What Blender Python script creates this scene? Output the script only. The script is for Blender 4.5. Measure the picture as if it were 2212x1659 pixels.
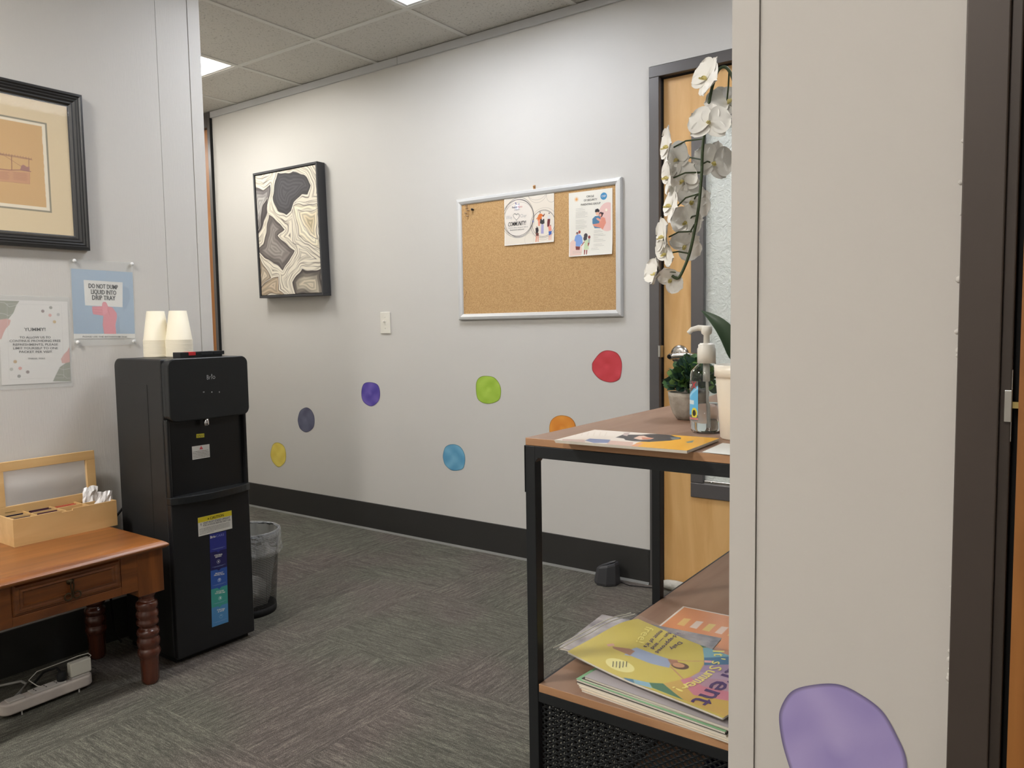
import bpy, bmesh, math, random
import numpy as np
from mathutils import Vector, Matrix

for o in list(bpy.data.objects): bpy.data.objects.remove(o, do_unlink=True)
scn = bpy.context.scene
COL = scn.collection
random.seed(7); RNG = np.random.RandomState(7)

# ------------------------------------------------------------------ camera
F = 1674.78
_a, _b, _c = [math.radians(v) for v in (4.274, 35.6035, -0.894)]
Rx = np.array([[1,0,0],[0,math.cos(_a),-math.sin(_a)],[0,math.sin(_a),math.cos(_a)]])
Ry = np.array([[math.cos(_b),0,math.sin(_b)],[0,1,0],[-math.sin(_b),0,math.cos(_b)]])
Rz = np.array([[math.cos(_c),-math.sin(_c),0],[math.sin(_c),math.cos(_c),0],[0,0,1]])
CM = Rz @ Rx @ Ry @ np.array([[1,0,0],[0,0,-1],[0,1,0]])
CP = np.array([0.0, -3.04, 1.134])
cam = bpy.data.cameras.new('camera'); camo = bpy.data.objects.new('camera', cam); COL.objects.link(camo)
cam.sensor_width = 36; cam.lens = F*36/2212; cam.clip_start = 0.02
R3 = Matrix([[CM[0][i], -CM[1][i], -CM[2][i]] for i in range(3)])
camo.matrix_world = Matrix.Translation(Vector(CP)) @ R3.to_4x4()
scn.camera = camo
def hit(x, y, axis, val):
    d = CM.T @ np.array([(x-1106)/F, (y-829.5)/F, 1.0])
    return CP + d*((val-CP[axis])/d[axis])
def hx(x, y, X): return hit(x, y, 0, X)
def hy(x, y, Y): return hit(x, y, 1, Y)
def hz(x, y, Z): return hit(x, y, 2, Z)

# ------------------------------------------------------------------ world, exposure
scn.view_settings.view_transform = 'Standard'; scn.view_settings.look = 'None'
scn.view_settings.gamma = 1; scn.view_settings.use_curve_mapping = False
scn.view_settings.exposure = 0.62
w = bpy.data.worlds.new('world'); scn.world = w; w.use_nodes = True
w.node_tree.nodes['Background'].inputs[0].default_value = (0.8, 0.85, 0.9, 1)
w.node_tree.nodes['Background'].inputs[1].default_value = 0.02
LIGHT_CORRIDOR = 26.0     # radiance of the lens of each corridor troffer
LIGHT_ROOM = 44.0         # radiance of the lens of each waiting-room troffer

CEIL = 2.538
TX0, TY0, TS = -2.41, -0.424, 0.61     # ceiling grid

# ------------------------------------------------------------------ colours and materials
def lin(c):
    return tuple((v/255/12.92) if v/255 <= 0.04045 else (((v/255)+0.055)/1.055)**2.4 for v in c)
MATS = {}
def mat(name, rgb=(128,128,128), rough=0.6, metal=0.0, bump=0.0, bscale=200, bstretch=(1,1,1), var=0.0, vscale=3,
        vstretch=(1,1,1), rgb2=None, spec=0.5, trans=0.0, ior=1.45, emit=None, estr=0, alpha=1.0, coat=0.0, sub=0, bdist=0.001):
    if name in MATS: return MATS[name]
    m = bpy.data.materials.new(name); m.use_nodes = True; MATS[name] = m
    nt = m.node_tree; N = nt.nodes; L = nt.links; b = N['Principled BSDF']
    b.inputs['Base Color'].default_value = (*lin(rgb), 1); b.inputs['Roughness'].default_value = rough
    b.inputs['Metallic'].default_value = metal; b.inputs['Specular IOR Level'].default_value = spec
    b.inputs['Transmission Weight'].default_value = trans; b.inputs['IOR'].default_value = ior
    b.inputs['Alpha'].default_value = alpha; b.inputs['Coat Weight'].default_value = coat
    if sub: b.inputs['Subsurface Weight'].default_value = sub; b.inputs['Subsurface Radius'].default_value = (.01,.01,.01)
    if emit: b.inputs['Emission Color'].default_value = (*lin(emit), 1); b.inputs['Emission Strength'].default_value = estr
    if bump or var or rgb2:
        tc = N.new('ShaderNodeTexCoord')
    if var or rgb2:
        mp = N.new('ShaderNodeMapping'); mp.inputs['Scale'].default_value = vstretch; L.new(tc.outputs['Object'], mp.inputs[0])
        n = N.new('ShaderNodeTexNoise'); n.inputs['Scale'].default_value = vscale; n.inputs['Detail'].default_value = 6
        L.new(mp.outputs[0], n.inputs['Vector'])
        r = N.new('ShaderNodeValToRGB'); c1 = lin(rgb)
        c2 = lin(rgb2) if rgb2 else tuple(max(0, v*(1-var)) for v in c1)
        r.color_ramp.elements[0].position = 0.35; r.color_ramp.elements[1].position = 0.65
        r.color_ramp.elements[0].color = (*c2, 1); r.color_ramp.elements[1].color = (*c1, 1)
        L.new(n.outputs['Fac'], r.inputs[0]); L.new(r.outputs[0], b.inputs['Base Color'])
    if bump:
        mp2 = N.new('ShaderNodeMapping'); mp2.inputs['Scale'].default_value = bstretch; L.new(tc.outputs['Object'], mp2.inputs[0])
        n2 = N.new('ShaderNodeTexNoise'); n2.inputs['Scale'].default_value = bscale; n2.inputs['Detail'].default_value = 3
        L.new(mp2.outputs[0], n2.inputs['Vector'])
        bp = N.new('ShaderNodeBump'); bp.inputs['Strength'].default_value = bump; bp.inputs['Distance'].default_value = bdist
        L.new(n2.outputs['Fac'], bp.inputs['Height']); L.new(bp.outputs[0], b.inputs['Normal'])
    return m

def print_mat(name, rough=0.6, coat=0.0):          # colours of a printed surface, stored per vertex
    if name in MATS: return MATS[name]
    m = bpy.data.materials.new(name); m.use_nodes = True; MATS[name] = m
    N = m.node_tree.nodes; b = N['Principled BSDF']; a = N.new('ShaderNodeAttribute'); a.attribute_name = 'ink'
    m.node_tree.links.new(a.outputs['Color'], b.inputs['Base Color']); b.inputs['Roughness'].default_value = rough
    b.inputs['Coat Weight'].default_value = coat; b.inputs['Coat Roughness'].default_value = 0.15
    return m

def wood(name, c1, c2, axis=0, scale=1.0, rough=0.45, coat=0.0, rings=18, planks=0):
    if name in MATS: return MATS[name]
    m = bpy.data.materials.new(name); m.use_nodes = True; MATS[name] = m
    nt = m.node_tree; N = nt.nodes; L = nt.links; b = N['Principled BSDF']
    tc = N.new('ShaderNodeTexCoord'); mp = N.new('ShaderNodeMapping')
    s = [rings*scale]*3; s[axis] = 1.2*scale; mp.inputs['Scale'].default_value = s
    L.new(tc.outputs['Object'], mp.inputs[0])
    n = N.new('ShaderNodeTexNoise'); n.inputs['Scale'].default_value = 1.5; n.inputs['Detail'].default_value = 8; n.inputs['Distortion'].default_value = 1.2
    L.new(mp.outputs[0], n.inputs['Vector'])
    r = N.new('ShaderNodeValToRGB'); r.color_ramp.elements[0].position = 0.32; r.color_ramp.elements[1].position = 0.68
    r.color_ramp.elements[0].color = (*lin(c2), 1); r.color_ramp.elements[1].color = (*lin(c1), 1)
    L.new(n.outputs['Fac'], r.inputs[0])
    out = r.outputs[0]
    if planks:
        sep = N.new('ShaderNodeSeparateXYZ'); L.new(tc.outputs['Object'], sep.inputs[0])
        ml = N.new('ShaderNodeMath'); ml.operation = 'MULTIPLY'; ml.inputs[1].default_value = planks
        L.new(sep.outputs[2 if axis == 0 else 0], ml.inputs[0])
        fl = N.new('ShaderNodeMath'); fl.operation = 'FLOOR'; L.new(ml.outputs[0], fl.inputs[0])
        wn = N.new('ShaderNodeTexWhiteNoise'); wn.noise_dimensions = '1D'; L.new(fl.outputs[0], wn.inputs['W'])
        hs = N.new('ShaderNodeHueSaturation'); mr = N.new('ShaderNodeMapRange')
        mr.inputs['To Min'].default_value = 0.8; mr.inputs['To Max'].default_value = 1.15
        L.new(wn.outputs['Value'], mr.inputs[0]); L.new(mr.outputs[0], hs.inputs['Value']); L.new(out, hs.inputs['Color']); out = hs.outputs[0]
    L.new(out, b.inputs['Base Color']); b.inputs['Roughness'].default_value = rough; b.inputs['Coat Weight'].default_value = coat
    b.inputs['Coat Roughness'].default_value = 0.25
    return m

# ------------------------------------------------------------------ mesh builder
class MB:
    def __init__(s): s.v = []; s.f = []; s.m = []; s.sm = []
    def add(s, vs, fs, mi=0, smooth=False):
        n = len(s.v); s.v += [tuple(map(float, p)) for p in vs]
        for f in fs: s.f.append([i+n for i in f]); s.m.append(mi); s.sm.append(smooth)
    def box(s, x0, x1, y0, y1, z0, z1, mi=0):
        x0, x1 = sorted((x0, x1)); y0, y1 = sorted((y0, y1)); z0, z1 = sorted((z0, z1))
        s.add([(x0,y0,z0),(x1,y0,z0),(x1,y1,z0),(x0,y1,z0),(x0,y0,z1),(x1,y0,z1),(x1,y1,z1),(x0,y1,z1)],
              [(0,3,2,1),(4,5,6,7),(0,1,5,4),(1,2,6,5),(2,3,7,6),(3,0,4,7)], mi)
    def obox(s, o, u, v, w, mi=0):       # box from a corner and three edge vectors
        o, u, v, w = [np.array(t, float) for t in (o, u, v, w)]
        s.add([o, o+u, o+u+v, o+v, o+w, o+u+w, o+u+v+w, o+v+w],
              [(0,3,2,1),(4,5,6,7),(0,1,5,4),(1,2,6,5),(2,3,7,6),(3,0,4,7)], mi)
    def lathe(s, c, prof, seg=32, mi=0, axis=(0,0,1), cap=True, sx=1, sy=1):
        a = Vector(axis).normalized(); q = Vector((0,0,1)).rotation_difference(a); c = Vector(c)
        vs = []
        for r, z in prof:
            for i in range(seg):
                t = 2*math.pi*i/seg; vs.append(c + q @ Vector((r*sx*math.cos(t), r*sy*math.sin(t), z)))
        fs = []
        for j in range(len(prof)-1):
            for i in range(seg):
                k = (i+1) % seg; fs.append((j*seg+i, j*seg+k, (j+1)*seg+k, (j+1)*seg+i))
        if cap: fs.append(tuple(reversed(range(seg)))); fs.append(tuple(range((len(prof)-1)*seg, len(prof)*seg)))
        s.add(vs, fs, mi, True)
    def tube(s, pts, r, seg=10, mi=0, cap=True):
        pts = [Vector(p) for p in pts]; rs = r if isinstance(r, (list, tuple)) else [r]*len(pts)
        vs = []; up = Vector((0.13, 0.21, 0.97)); fs = []
        for i, p in enumerate(pts):
            t = (pts[min(i+1, len(pts)-1)] - pts[max(i-1, 0)]).normalized()
            a = t.cross(up)
            if a.length < 1e-3: a = t.cross(Vector((1,0,0)))
            a.normalize(); b = t.cross(a).normalized(); up = -b if (-b).dot(up) > 0 else b
            a = t.cross(up).normalized(); b = t.cross(a)
            for k in range(seg):
                th = 2*math.pi*k/seg; vs.append(p + a*rs[i]*math.cos(th) + b*rs[i]*math.sin(th))
        for i in range(len(pts)-1):
            for k in range(seg):
                l = (k+1) % seg; fs.append((i*seg+k, i*seg+l, (i+1)*seg+l, (i+1)*seg+k))
        if cap: fs.append(tuple(range(seg))); fs.append(tuple(reversed(range((len(pts)-1)*seg, len(pts)*seg))))
        s.add(vs, fs, mi, True)
    def prism(s, poly, d, mi=0):          # 3-D polygon swept by vector d
        n = len(poly); P = [np.array(p, float) for p in poly]; d = np.array(d, float)
        s.add(P + [p+d for p in P], [tuple(reversed(range(n))), tuple(range(n, 2*n))] +
              [(i, (i+1) % n, (i+1) % n + n, i+n) for i in range(n)], mi)
    def build(s, name, mats, parent=None, bevel=0, seg=2, smooth=None, fix=False):
        me = bpy.data.meshes.new(name); off = np.array(parent.location) if parent is not None else np.zeros(3)
        q = parent
        while q is not None and q.parent is not None: q = q.parent; off = off + np.array(q.location)
        me.from_pydata([tuple(np.array(p)-off) for p in s.v], [], s.f)
        if not isinstance(mats, (list, tuple)): mats = [mats]
        for m in mats: me.materials.append(m)
        me.polygons.foreach_set('material_index', s.m)
        me.polygons.foreach_set('use_smooth', s.sm if smooth is None else [smooth]*len(s.f))
        me.validate(); me.update()
        if fix:
            bm = bmesh.new(); bm.from_mesh(me); bmesh.ops.recalc_face_normals(bm, faces=bm.faces); bm.to_mesh(me); bm.free()
        o = bpy.data.objects.new(name, me); COL.objects.link(o)
        if parent is not None: o.parent = parent
        if bevel:
            b = o.modifiers.new('bevel', 'BEVEL'); b.width = bevel; b.segments = seg; b.limit_method = 'ANGLE'; b.angle_limit = math.radians(40)
        return o

def thing(name, label, cat, loc, group=None):
    o = bpy.data.objects.new(name, None); COL.objects.link(o); o.location = loc; o.empty_display_size = 0.05
    o['label'] = label; o['category'] = cat
    if group: o['group'] = group
    return o
def tag(o, label, cat, group=None):
    o['label'] = label; o['category'] = cat
    if group: o['group'] = group
    return o
def struct(mb, name, mats, **k):
    o = mb.build(name, mats, **k); o['kind'] = 'structure'; return o
def dup(root, loc, label, group=None):
    r = root.copy(); COL.objects.link(r); r.location = loc; r['label'] = label
    if group: r['group'] = group
    for ch in list(root.children):
        c = ch.copy(); COL.objects.link(c); c.parent = r
        for g in ch.children:
            d = g.copy(); COL.objects.link(d); d.parent = c
    return r

# ------------------------------------------------------------------ flat artwork: a frame on a plane, ink per vertex, lettering as mesh
class Frame:
    def __init__(s, o, u, v, n):
        s.o, s.u, s.v, s.n = [np.array(t, float) for t in (o, u, v, n)]
        s.u /= np.linalg.norm(s.u); s.v /= np.linalg.norm(s.v)
        s.n /= np.linalg.norm(s.n)
    def at(s, a, b, h=0): return s.o + s.u*a + s.v*b + s.n*h
    def px(s, x, y, h=0):                 # where the sight line of a photograph point meets this plane
        d = CM.T @ np.array([(x-1106)/F, (y-829.5)/F, 1.0])
        t = ((s.o + s.n*h - CP) @ s.n)/(d @ s.n); q = CP + d*t - s.o
        return (q @ s.u, q @ s.v)

class Canvas:
    def __init__(s, w, h, res, bg):
        s.w, s.h = w, h; s.nx = max(2, int(round(w/res))+1); s.ny = max(2, int(round(h/res))+1)
        s.U, s.V = np.meshgrid(np.linspace(0, w, s.nx), np.linspace(0, h, s.ny)); s.res = res
        s.A = np.zeros((s.ny, s.nx, 3)); s.A[:] = bg
    def mix(s, mask, c):
        m = np.clip(mask, 0, 1)[..., None]; s.A = s.A*(1-m) + np.array(c, float)*m
    def soft(s, d): return np.clip(0.5 - d/s.res, 0, 1)
    def ell(s, cu, cv, ru, rv, c, a=1, ring=0, rot=0):
        du, dv = s.U-cu, s.V-cv; cr, sr = math.cos(rot), math.sin(rot)
        du, dv = du*cr+dv*sr, -du*sr+dv*cr
        q = np.sqrt((du/ru)**2 + (dv/rv)**2); d = (q-1)*min(ru, rv)
        if ring: d = np.abs(d)-ring/2
        s.mix(s.soft(d)*a, c)
    def poly(s, P, c, a=1):
        ins = np.zeros(s.U.shape, bool); n = len(P); D = np.full(s.U.shape, 1e9)
        for i in range(n):
            (x0, y0), (x1, y1) = P[i], P[(i+1) % n]
            if y0 != y1:
                ins ^= ((s.V < y0) != (s.V < y1)) & (s.U < (x1-x0)*(s.V-y0)/(y1-y0)+x0)
            D = np.minimum(D, s.segd(x0, y0, x1, y1))
        s.mix(s.soft(np.where(ins, -D, D))*a, c)
    def segd(s, x0, y0, x1, y1):
        dx, dy = x1-x0, y1-y0; L = dx*dx+dy*dy+1e-12
        t = np.clip(((s.U-x0)*dx+(s.V-y0)*dy)/L, 0, 1); return np.hypot(s.U-x0-t*dx, s.V-y0-t*dy)
    def line(s, P, wd, c, a=1):
        D = np.full(s.U.shape, 1e9)
        for (x0, y0), (x1, y1) in zip(P[:-1], P[1:]): D = np.minimum(D, s.segd(x0, y0, x1, y1))
        s.mix(s.soft(D-wd/2)*a, c)
    def build(s, name, fr, mt, parent=None, bend=None, thick=0, h=0):
        P = fr.o + s.U[..., None]*fr.u + s.V[..., None]*fr.v + h*fr.n
        if bend is not None: P = P + bend(s.U, s.V)[..., None]*fr.n
        me = bpy.data.meshes.new(name); off = np.zeros(3); q = parent
        while q is not None: off += np.array(q.location); q = q.parent
        V = (P-off).reshape(-1, 3); nx, ny = s.nx, s.ny
        ii = np.arange((ny-1)*(nx-1)); r = ii//(nx-1); c = ii % (nx-1); b = r*nx+c
        Fq = np.stack([b, b+1, b+nx+1, b+nx], 1)
        if np.dot(np.cross(fr.u, fr.v), fr.n) < 0: Fq = Fq[:, ::-1]
        faces = Fq.tolist(); verts = V
        if thick:
            V2 = V - thick*fr.n; n = len(V); verts = np.concatenate([V, V2])
            faces += (Fq[:, ::-1]+n).tolist()
            rim = list(range(nx)) + [nx*(k+1)-1 for k in range(1, ny)] + [nx*ny-1-k for k in range(1, nx)] + [nx*(ny-1-k) for k in range(1, ny-1)]
            for k in range(len(rim)):
                a_, b_ = rim[k], rim[(k+1) % len(rim)]; faces.append([b_, a_, a_+n, b_+n])
        me.from_pydata(verts.tolist(), [], faces); me.materials.append(mt)
        at = me.color_attributes.new('ink', 'FLOAT_COLOR', 'POINT')
        A = np.clip(s.A/255, 0, 1); A = np.where(A <= .04045, A/12.92, ((A+.055)/1.055)**2.4).reshape(-1, 3)
        if thick: A = np.concatenate([A, A])
        C4 = np.ones((len(A), 4), np.float32); C4[:, :3] = A
        at.data.foreach_set('color', C4.ravel())
        me.polygons.foreach_set('use_smooth', [bend is not None]*len(faces)); me.validate(); me.update()
        o = bpy.data.objects.new(name, me); COL.objects.link(o)
        if parent is not None: o.parent = parent
        return o

_G = {}
def glyphs(t, bold=0.0):
    k = (t, bold)
    if k not in _G:
        cu = bpy.data.curves.new('lettering', 'FONT'); cu.body = t; cu.size = 1; cu.offset = min(bold, .004); cu.resolution_u = 2
        ob = bpy.data.objects.new('lettering', cu); COL.objects.link(ob); dg = bpy.context.evaluated_depsgraph_get(); dg.update()
        me = bpy.data.meshes.new_from_object(ob.evaluated_get(dg))
        V = np.array([v.co[:2] for v in me.vertices]).reshape(-1, 2); Fs = [list(p.vertices) for p in me.polygons]
        bpy.data.objects.remove(ob); bpy.data.curves.remove(cu); bpy.data.meshes.remove(me)
        _G[k] = (V, Fs)
    return _G[k]
class Letters:                             # collects lettering of one or several inks on one frame
    def __init__(s, fr, bend=None): s.fr = fr; s.mb = MB(); s.bend = bend; s.mats = []
    def put(s, t, cu, cv, wd, ht, m, bold=0.0, h=0.0006, rot=0.0, ref='H', shear=0.0):
        V, Fs = glyphs(t, bold)
        if len(V) == 0: return
        lo, hi = V.min(0), V.max(0); cap = glyphs(ref, bold)[0]; c0, c1 = cap[:, 1].min(), cap[:, 1].max()
        x = (V[:, 0]-(lo[0]+hi[0])/2)/max(1e-6, hi[0]-lo[0])*wd; y = (V[:, 1]-(c0+c1)/2)/(c1-c0)*ht
        x = x + shear*y
        cr, sr = math.cos(rot), math.sin(rot); a = cu + x*cr - y*sr; b = cv + x*sr + y*cr
        if m not in s.mats: s.mats.append(m)
        P = [s.fr.at(p, q, h + (s.bend(p, q) if s.bend else 0)) for p, q in zip(a, b)]
        fl = np.dot(np.cross(s.fr.u, s.fr.v), s.fr.n) < 0
        s.mb.add(P, [f[::-1] if fl else f for f in Fs], s.mats.index(m))
        if bold > .006:                        # heavier weight: the outline set again a hair to either side
            for sg in (-1, 1):
                dxy = (s.fr.u*cr + s.fr.v*sr)*sg*min(bold, .035)*.5*ht/(c1-c0) + s.fr.n*.00004*sg
                s.mb.add([p + dxy for p in P], [f[::-1] if fl else f for f in Fs], s.mats.index(m))
    def pxput(s, t, x0, y0, x1, y1, hp, m, **k):
        # lettering whose middle line runs from (x0,y0) to (x1,y1) in the photograph, hp pixels high
        a = s.fr.px(x0, y0); b = s.fr.px(x1, y1); c = s.fr.px((x0+x1)/2, (y0+y1)/2-hp/2); d = s.fr.px((x0+x1)/2, (y0+y1)/2+hp/2)
        wd = math.hypot(b[0]-a[0], b[1]-a[1]); ht = math.hypot(c[0]-d[0], c[1]-d[1])
        s.put(t, (a[0]+b[0])/2, (a[1]+b[1])/2, wd, ht, m, rot=math.atan2(b[1]-a[1], b[0]-a[0]), **k)
    def lines(s, rows, ht, m, h=0.0006):      # rows of tiny print: (u0, v, u1)
        for u0, v, u1 in rows:
            u = u0
            while u < u1:
                l = min(u1-u, random.uniform(0.4, 1.0)*ht*5)
                if m not in s.mats: s.mats.append(m)
                g = lambda p, q: s.fr.at(p, q, h+(float(s.bend(p, q)) if s.bend else 0)); s.mb.add([g(u, v), g(u+l, v), g(u+l, v+ht), g(u, v+ht)], [(0,1,2,3)], s.mats.index(m))
                u += l + ht*0.8
    def build(s, parent, name='lettering', split=0):
        if not split: return s.mb.build(name, s.mats, parent)
        # one mesh per block of print: faces whose centres lie closer than `split` belong together
        V = np.array(s.mb.v); C = np.array([V[f].mean(0) for f in s.mb.f]); lab = -np.ones(len(C), int); k = 0
        for i in range(len(C)):
            if lab[i] >= 0: continue
            lab[i] = k; st = [i]
            while st:
                j = st.pop(); nb = np.where((lab < 0) & (np.linalg.norm(C-C[j], axis=1) < split))[0]
                lab[nb] = k; st += nb.tolist()
            k += 1
        for g in range(k):
            m = MB(); idx = [i for i in range(len(C)) if lab[i] == g]; used = sorted({v for i in idx for v in s.mb.f[i]}); mp = {v: n for n, v in enumerate(used)}
            m.v = [s.mb.v[v] for v in used]; m.f = [[mp[v] for v in s.mb.f[i]] for i in idx]; m.m = [s.mb.m[i] for i in idx]; m.sm = [False]*len(idx)
            m.build(name, s.mats, parent)

# ------------------------------------------------------------------ shared materials
M_WALL = mat('wall paint', (212,209,203), 0.5, bump=0.25, bscale=60, bstretch=(1,1,8), bdist=0.0006)
M_WALLTEX = mat('woven wall covering', (210,207,201), 0.55, bump=0.5, bscale=220, bstretch=(1,2.2,0.12), bdist=0.0009)
M_BASE = mat('black rubber base', (52,51,49), 0.45, bump=0.2, bscale=40)
M_TOE = mat('base toe sheen', (108,107,102), 0.5)  # sheen along the toe of the black base, put into a lighter grey
M_BRONZE = mat('dark bronze metal', (98,95,94), 0.36, 0.3, bump=0.05, bscale=80)
M_DARKGAP = mat('black gasket', (14,14,14), 0.7)
M_MAPLE = wood('maple veneer', (232,188,126), (212,162,96), axis=2, scale=0.9, rough=0.38, rings=9)
M_CHROME = mat('satin chrome', (190,188,184), 0.22, 1.0)
M_WHITE = mat('white plastic', (232,228,216), 0.35)
M_INK = mat('black ink', (30,30,30), 0.6)

# carpet: 0.61 m tiles, quarter-turned, striped pile
def carpet():
    m = bpy.data.materials.new('striped carpet tile'); m.use_nodes = True; nt = m.node_tree; N = nt.nodes; L = nt.links; b = N['Principled BSDF']
    tc = N.new('ShaderNodeTexCoord'); sep = N.new('ShaderNodeSeparateXYZ'); L.new(tc.outputs['Object'], sep.inputs[0])
    def M(op, a, b_=None, c=None):
        n = N.new('ShaderNodeMath'); n.operation = op
        for i, v in enumerate((a, b_, c)):
            if v is None: continue
            if isinstance(v, (int, float)): n.inputs[i].default_value = v
            else: L.new(v, n.inputs[i])
        return n.outputs[0]
    X, Y = sep.outputs[0], sep.outputs[1]
    tx = M('FLOOR', M('DIVIDE', M('ADD', X, 2.21), 0.61)); ty = M('FLOOR', M('DIVIDE', M('ADD', Y, 1.21), 0.61))
    par = M('FLOORED_MODULO', M('ADD', tx, ty), 2.0)       # 0: pile stripes run along x
    cell = M('ADD', M('MULTIPLY', tx, 7.13), M('MULTIPLY', ty, 3.71))
    def stripes(a, c, sc, det=3, lw=5.0):
        cb = N.new('ShaderNodeCombineXYZ'); L.new(M('MULTIPLY', a, lw), cb.inputs[0]); L.new(M('MULTIPLY', c, sc), cb.inputs[1]); L.new(cell, cb.inputs[2])
        n = N.new('ShaderNodeTexNoise'); n.inputs['Scale'].default_value = 1; n.inputs['Detail'].default_value = det; n.inputs['Roughness'].default_value = .65
        L.new(cb.outputs[0], n.inputs['Vector']); return n.outputs['Fac']
    def pick(p, q):
        mx = N.new('ShaderNodeMix'); L.new(par, mx.inputs[0]); L.new(p, mx.inputs[2]); L.new(q, mx.inputs[3]); return mx.outputs[0]
    st = pick(stripes(X, Y, 115, 3, 8), stripes(Y, X, 115, 3, 8))
    fine = pick(stripes(X, Y, 420, 2, 60), stripes(Y, X, 420, 2, 60))
    n = N.new('ShaderNodeTexNoise'); n.inputs['Scale'].default_value = 420; n.inputs['Detail'].default_value = 2; L.new(tc.outputs['Object'], n.inputs['Vector'])
    v = M('ADD', M('ADD', M('ADD', M('MULTIPLY', st, 0.50), 0.11), M('MULTIPLY', fine, 0.55)), M('MULTIPLY', n.outputs['Fac'], 0.75))
    r = N.new('ShaderNodeValToRGB'); e = r.color_ramp.elements
    e[0].position = 0.72; e[0].color = (*lin((66,64,60)), 1); e[1].position = 1.3/1.0 if False else 1.0; e[1].color = (*lin((128,124,114)), 1)
    x = r.color_ramp.elements.new(0.93); x.color = (*lin((97,94,87)), 1)
    sc = M('MULTIPLY', v, 0.87); L.new(sc, r.inputs[0])
    big = N.new('ShaderNodeTexNoise'); big.inputs['Scale'].default_value = 1.6; L.new(tc.outputs['Object'], big.inputs['Vector'])
    rb = N.new('ShaderNodeValToRGB'); rb.color_ramp.elements[0].position = .45; rb.color_ramp.elements[0].color = (0.97,1.0,0.95,1)
    rb.color_ramp.elements[1].position = .62; rb.color_ramp.elements[1].color = (1.06,0.97,1.0,1); L.new(big.outputs['Fac'], rb.inputs[0])
    mm = N.new('ShaderNodeMix'); mm.data_type = 'RGBA'; mm.blend_type = 'MULTIPLY'; mm.inputs[0].default_value = 1
    L.new(r.outputs[0], mm.inputs[6]); L.new(rb.outputs[0], mm.inputs[7]); L.new(mm.outputs[2], b.inputs['Base Color'])
    b.inputs['Roughness'].default_value = 0.95; b.inputs['Specular IOR Level'].default_value = 0.15
    bp = N.new('ShaderNodeBump'); bp.inputs['Strength'].default_value = 0.7; bp.inputs['Distance'].default_value = 0.002
    L.new(v, bp.inputs['Height']); L.new(bp.outputs[0], b.inputs['Normal'])
    return m
def tile_mat():
    m = bpy.data.materials.new('mineral ceiling tile'); m.use_nodes = True; N = m.node_tree.nodes; L = m.node_tree.links; b = N['Principled BSDF']
    tc = N.new('ShaderNodeTexCoord'); n = N.new('ShaderNodeTexNoise'); n.inputs['Scale'].default_value = 120; n.inputs['Detail'].default_value = 3
    L.new(tc.outputs['Object'], n.inputs['Vector']); r = N.new('ShaderNodeValToRGB'); e = r.color_ramp.elements
    e[0].position = .30; e[0].color = (*lin((166,164,156)), 1); e[1].position = .42; e[1].color = (*lin((206,203,195)), 1)
    L.new(n.outputs['Fac'], r.inputs[0]); L.new(r.outputs[0], b.inputs['Base Color']); b.inputs['Roughness'].default_value = .9
    bp = N.new('ShaderNodeBump'); bp.inputs['Strength'].default_value = .5; bp.inputs['Distance'].default_value = .002
    L.new(n.outputs['Fac'], bp.inputs['Height']); L.new(bp.outputs[0], b.inputs['Normal'])
    return m

# ================================================================== THE ROOM
X_L, Y_REAR, X_R, X_FAR = -2.83, -5.6, 2.0, -7.0
b = MB(); b.box(X_FAR, X_R, Y_REAR, 0.2, -0.1, 0); struct(b, 'floor', carpet())

# ceiling: lay-in tiles with a T grid, open where the troffers sit
ci = lambda x: TX0 + TS*x
LIGHT_CELLS = [(-3, -1, 'warm'), (0, -1, 'cool'), (0, -5, 'room'), (3, -6, 'room'), (0, -8, 'room'), (3, -8, 'room'), (-6, -1, 'warm'), (3, -1, 'cool')]
holes = {(a, c) for a, c, _ in LIGHT_CELLS}
b = MB(); xs = [X_FAR] + [ci(k) for k in range(-7, 8) if X_FAR < ci(k) < X_R] + [X_R]
ys = [Y_REAR] + [TY0+TS*k for k in range(-8, 1)] + [0.0]
for i in range(len(xs)-1):
    for j in range(len(ys)-1):
        cx = round((xs[i]-TX0)/TS); cy = round((ys[j]-TY0)/TS)
        if xs[i] == X_FAR: cx = -8
        if ys[j] == Y_REAR: cy = -9
        if (cx, cy) in holes: continue
        b.box(xs[i], xs[i+1], ys[j], ys[j+1], CEIL, CEIL+0.02, 0)
for x in xs[1:-1]: b.box(x-0.0125, x+0.0125, Y_REAR, 0, CEIL-0.005, CEIL+0.001, 1)
for y in ys[1:-1]: b.box(X_FAR, X_R, y-0.0125, y+0.0125, CEIL-0.0045, CEIL+0.001, 1)
struct(b, 'ceiling', [tile_mat(), mat('painted ceiling grid', (214,213,206), 0.5)])

# back wall with two door openings
D1L, D1R, D1T = -1.40, -0.47, 2.150          # right-hand door (clear opening)
WE = -4.52                                    # left end of the painted wall
b = MB(); b.box(WE, D1L-0.045, 0, 0.12, 0, CEIL+.02); b.box(D1R+0.05, X_R, 0, 0.12, 0, CEIL+.02); b.box(D1L-0.045, D1R+0.05, 0, 0.12, D1T+0.05, CEIL+.02)
b.box(X_FAR, -5.62, 0, 0.12, 0, CEIL+.02)
struct(b, 'wall_back', M_WALL)
b = MB()
seam = hy(858, 128, -0.012)[0]
b.box(WE, seam-0.0012, -0.013, 0, 2.496, CEIL-.004); b.box(seam+0.0012, X_R, -0.013, 0, 2.496, CEIL-.004)
struct(b, 'trim_1', mat('painted cornice strip', (196,196,196), 0.5), bevel=0.001)
b = MB(); b.box(WE, D1L-0.05, -0.009, 0, 0.004, 0.152); b.box(D1R+0.05, X_R, -0.009, 0, 0.004, 0.152)
b.prism([(WE,-0.009,0.009),(WE,-0.019,0.0),(WE,-0.009,0.0)], (D1L-0.05-WE,0,0), 1)
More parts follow.
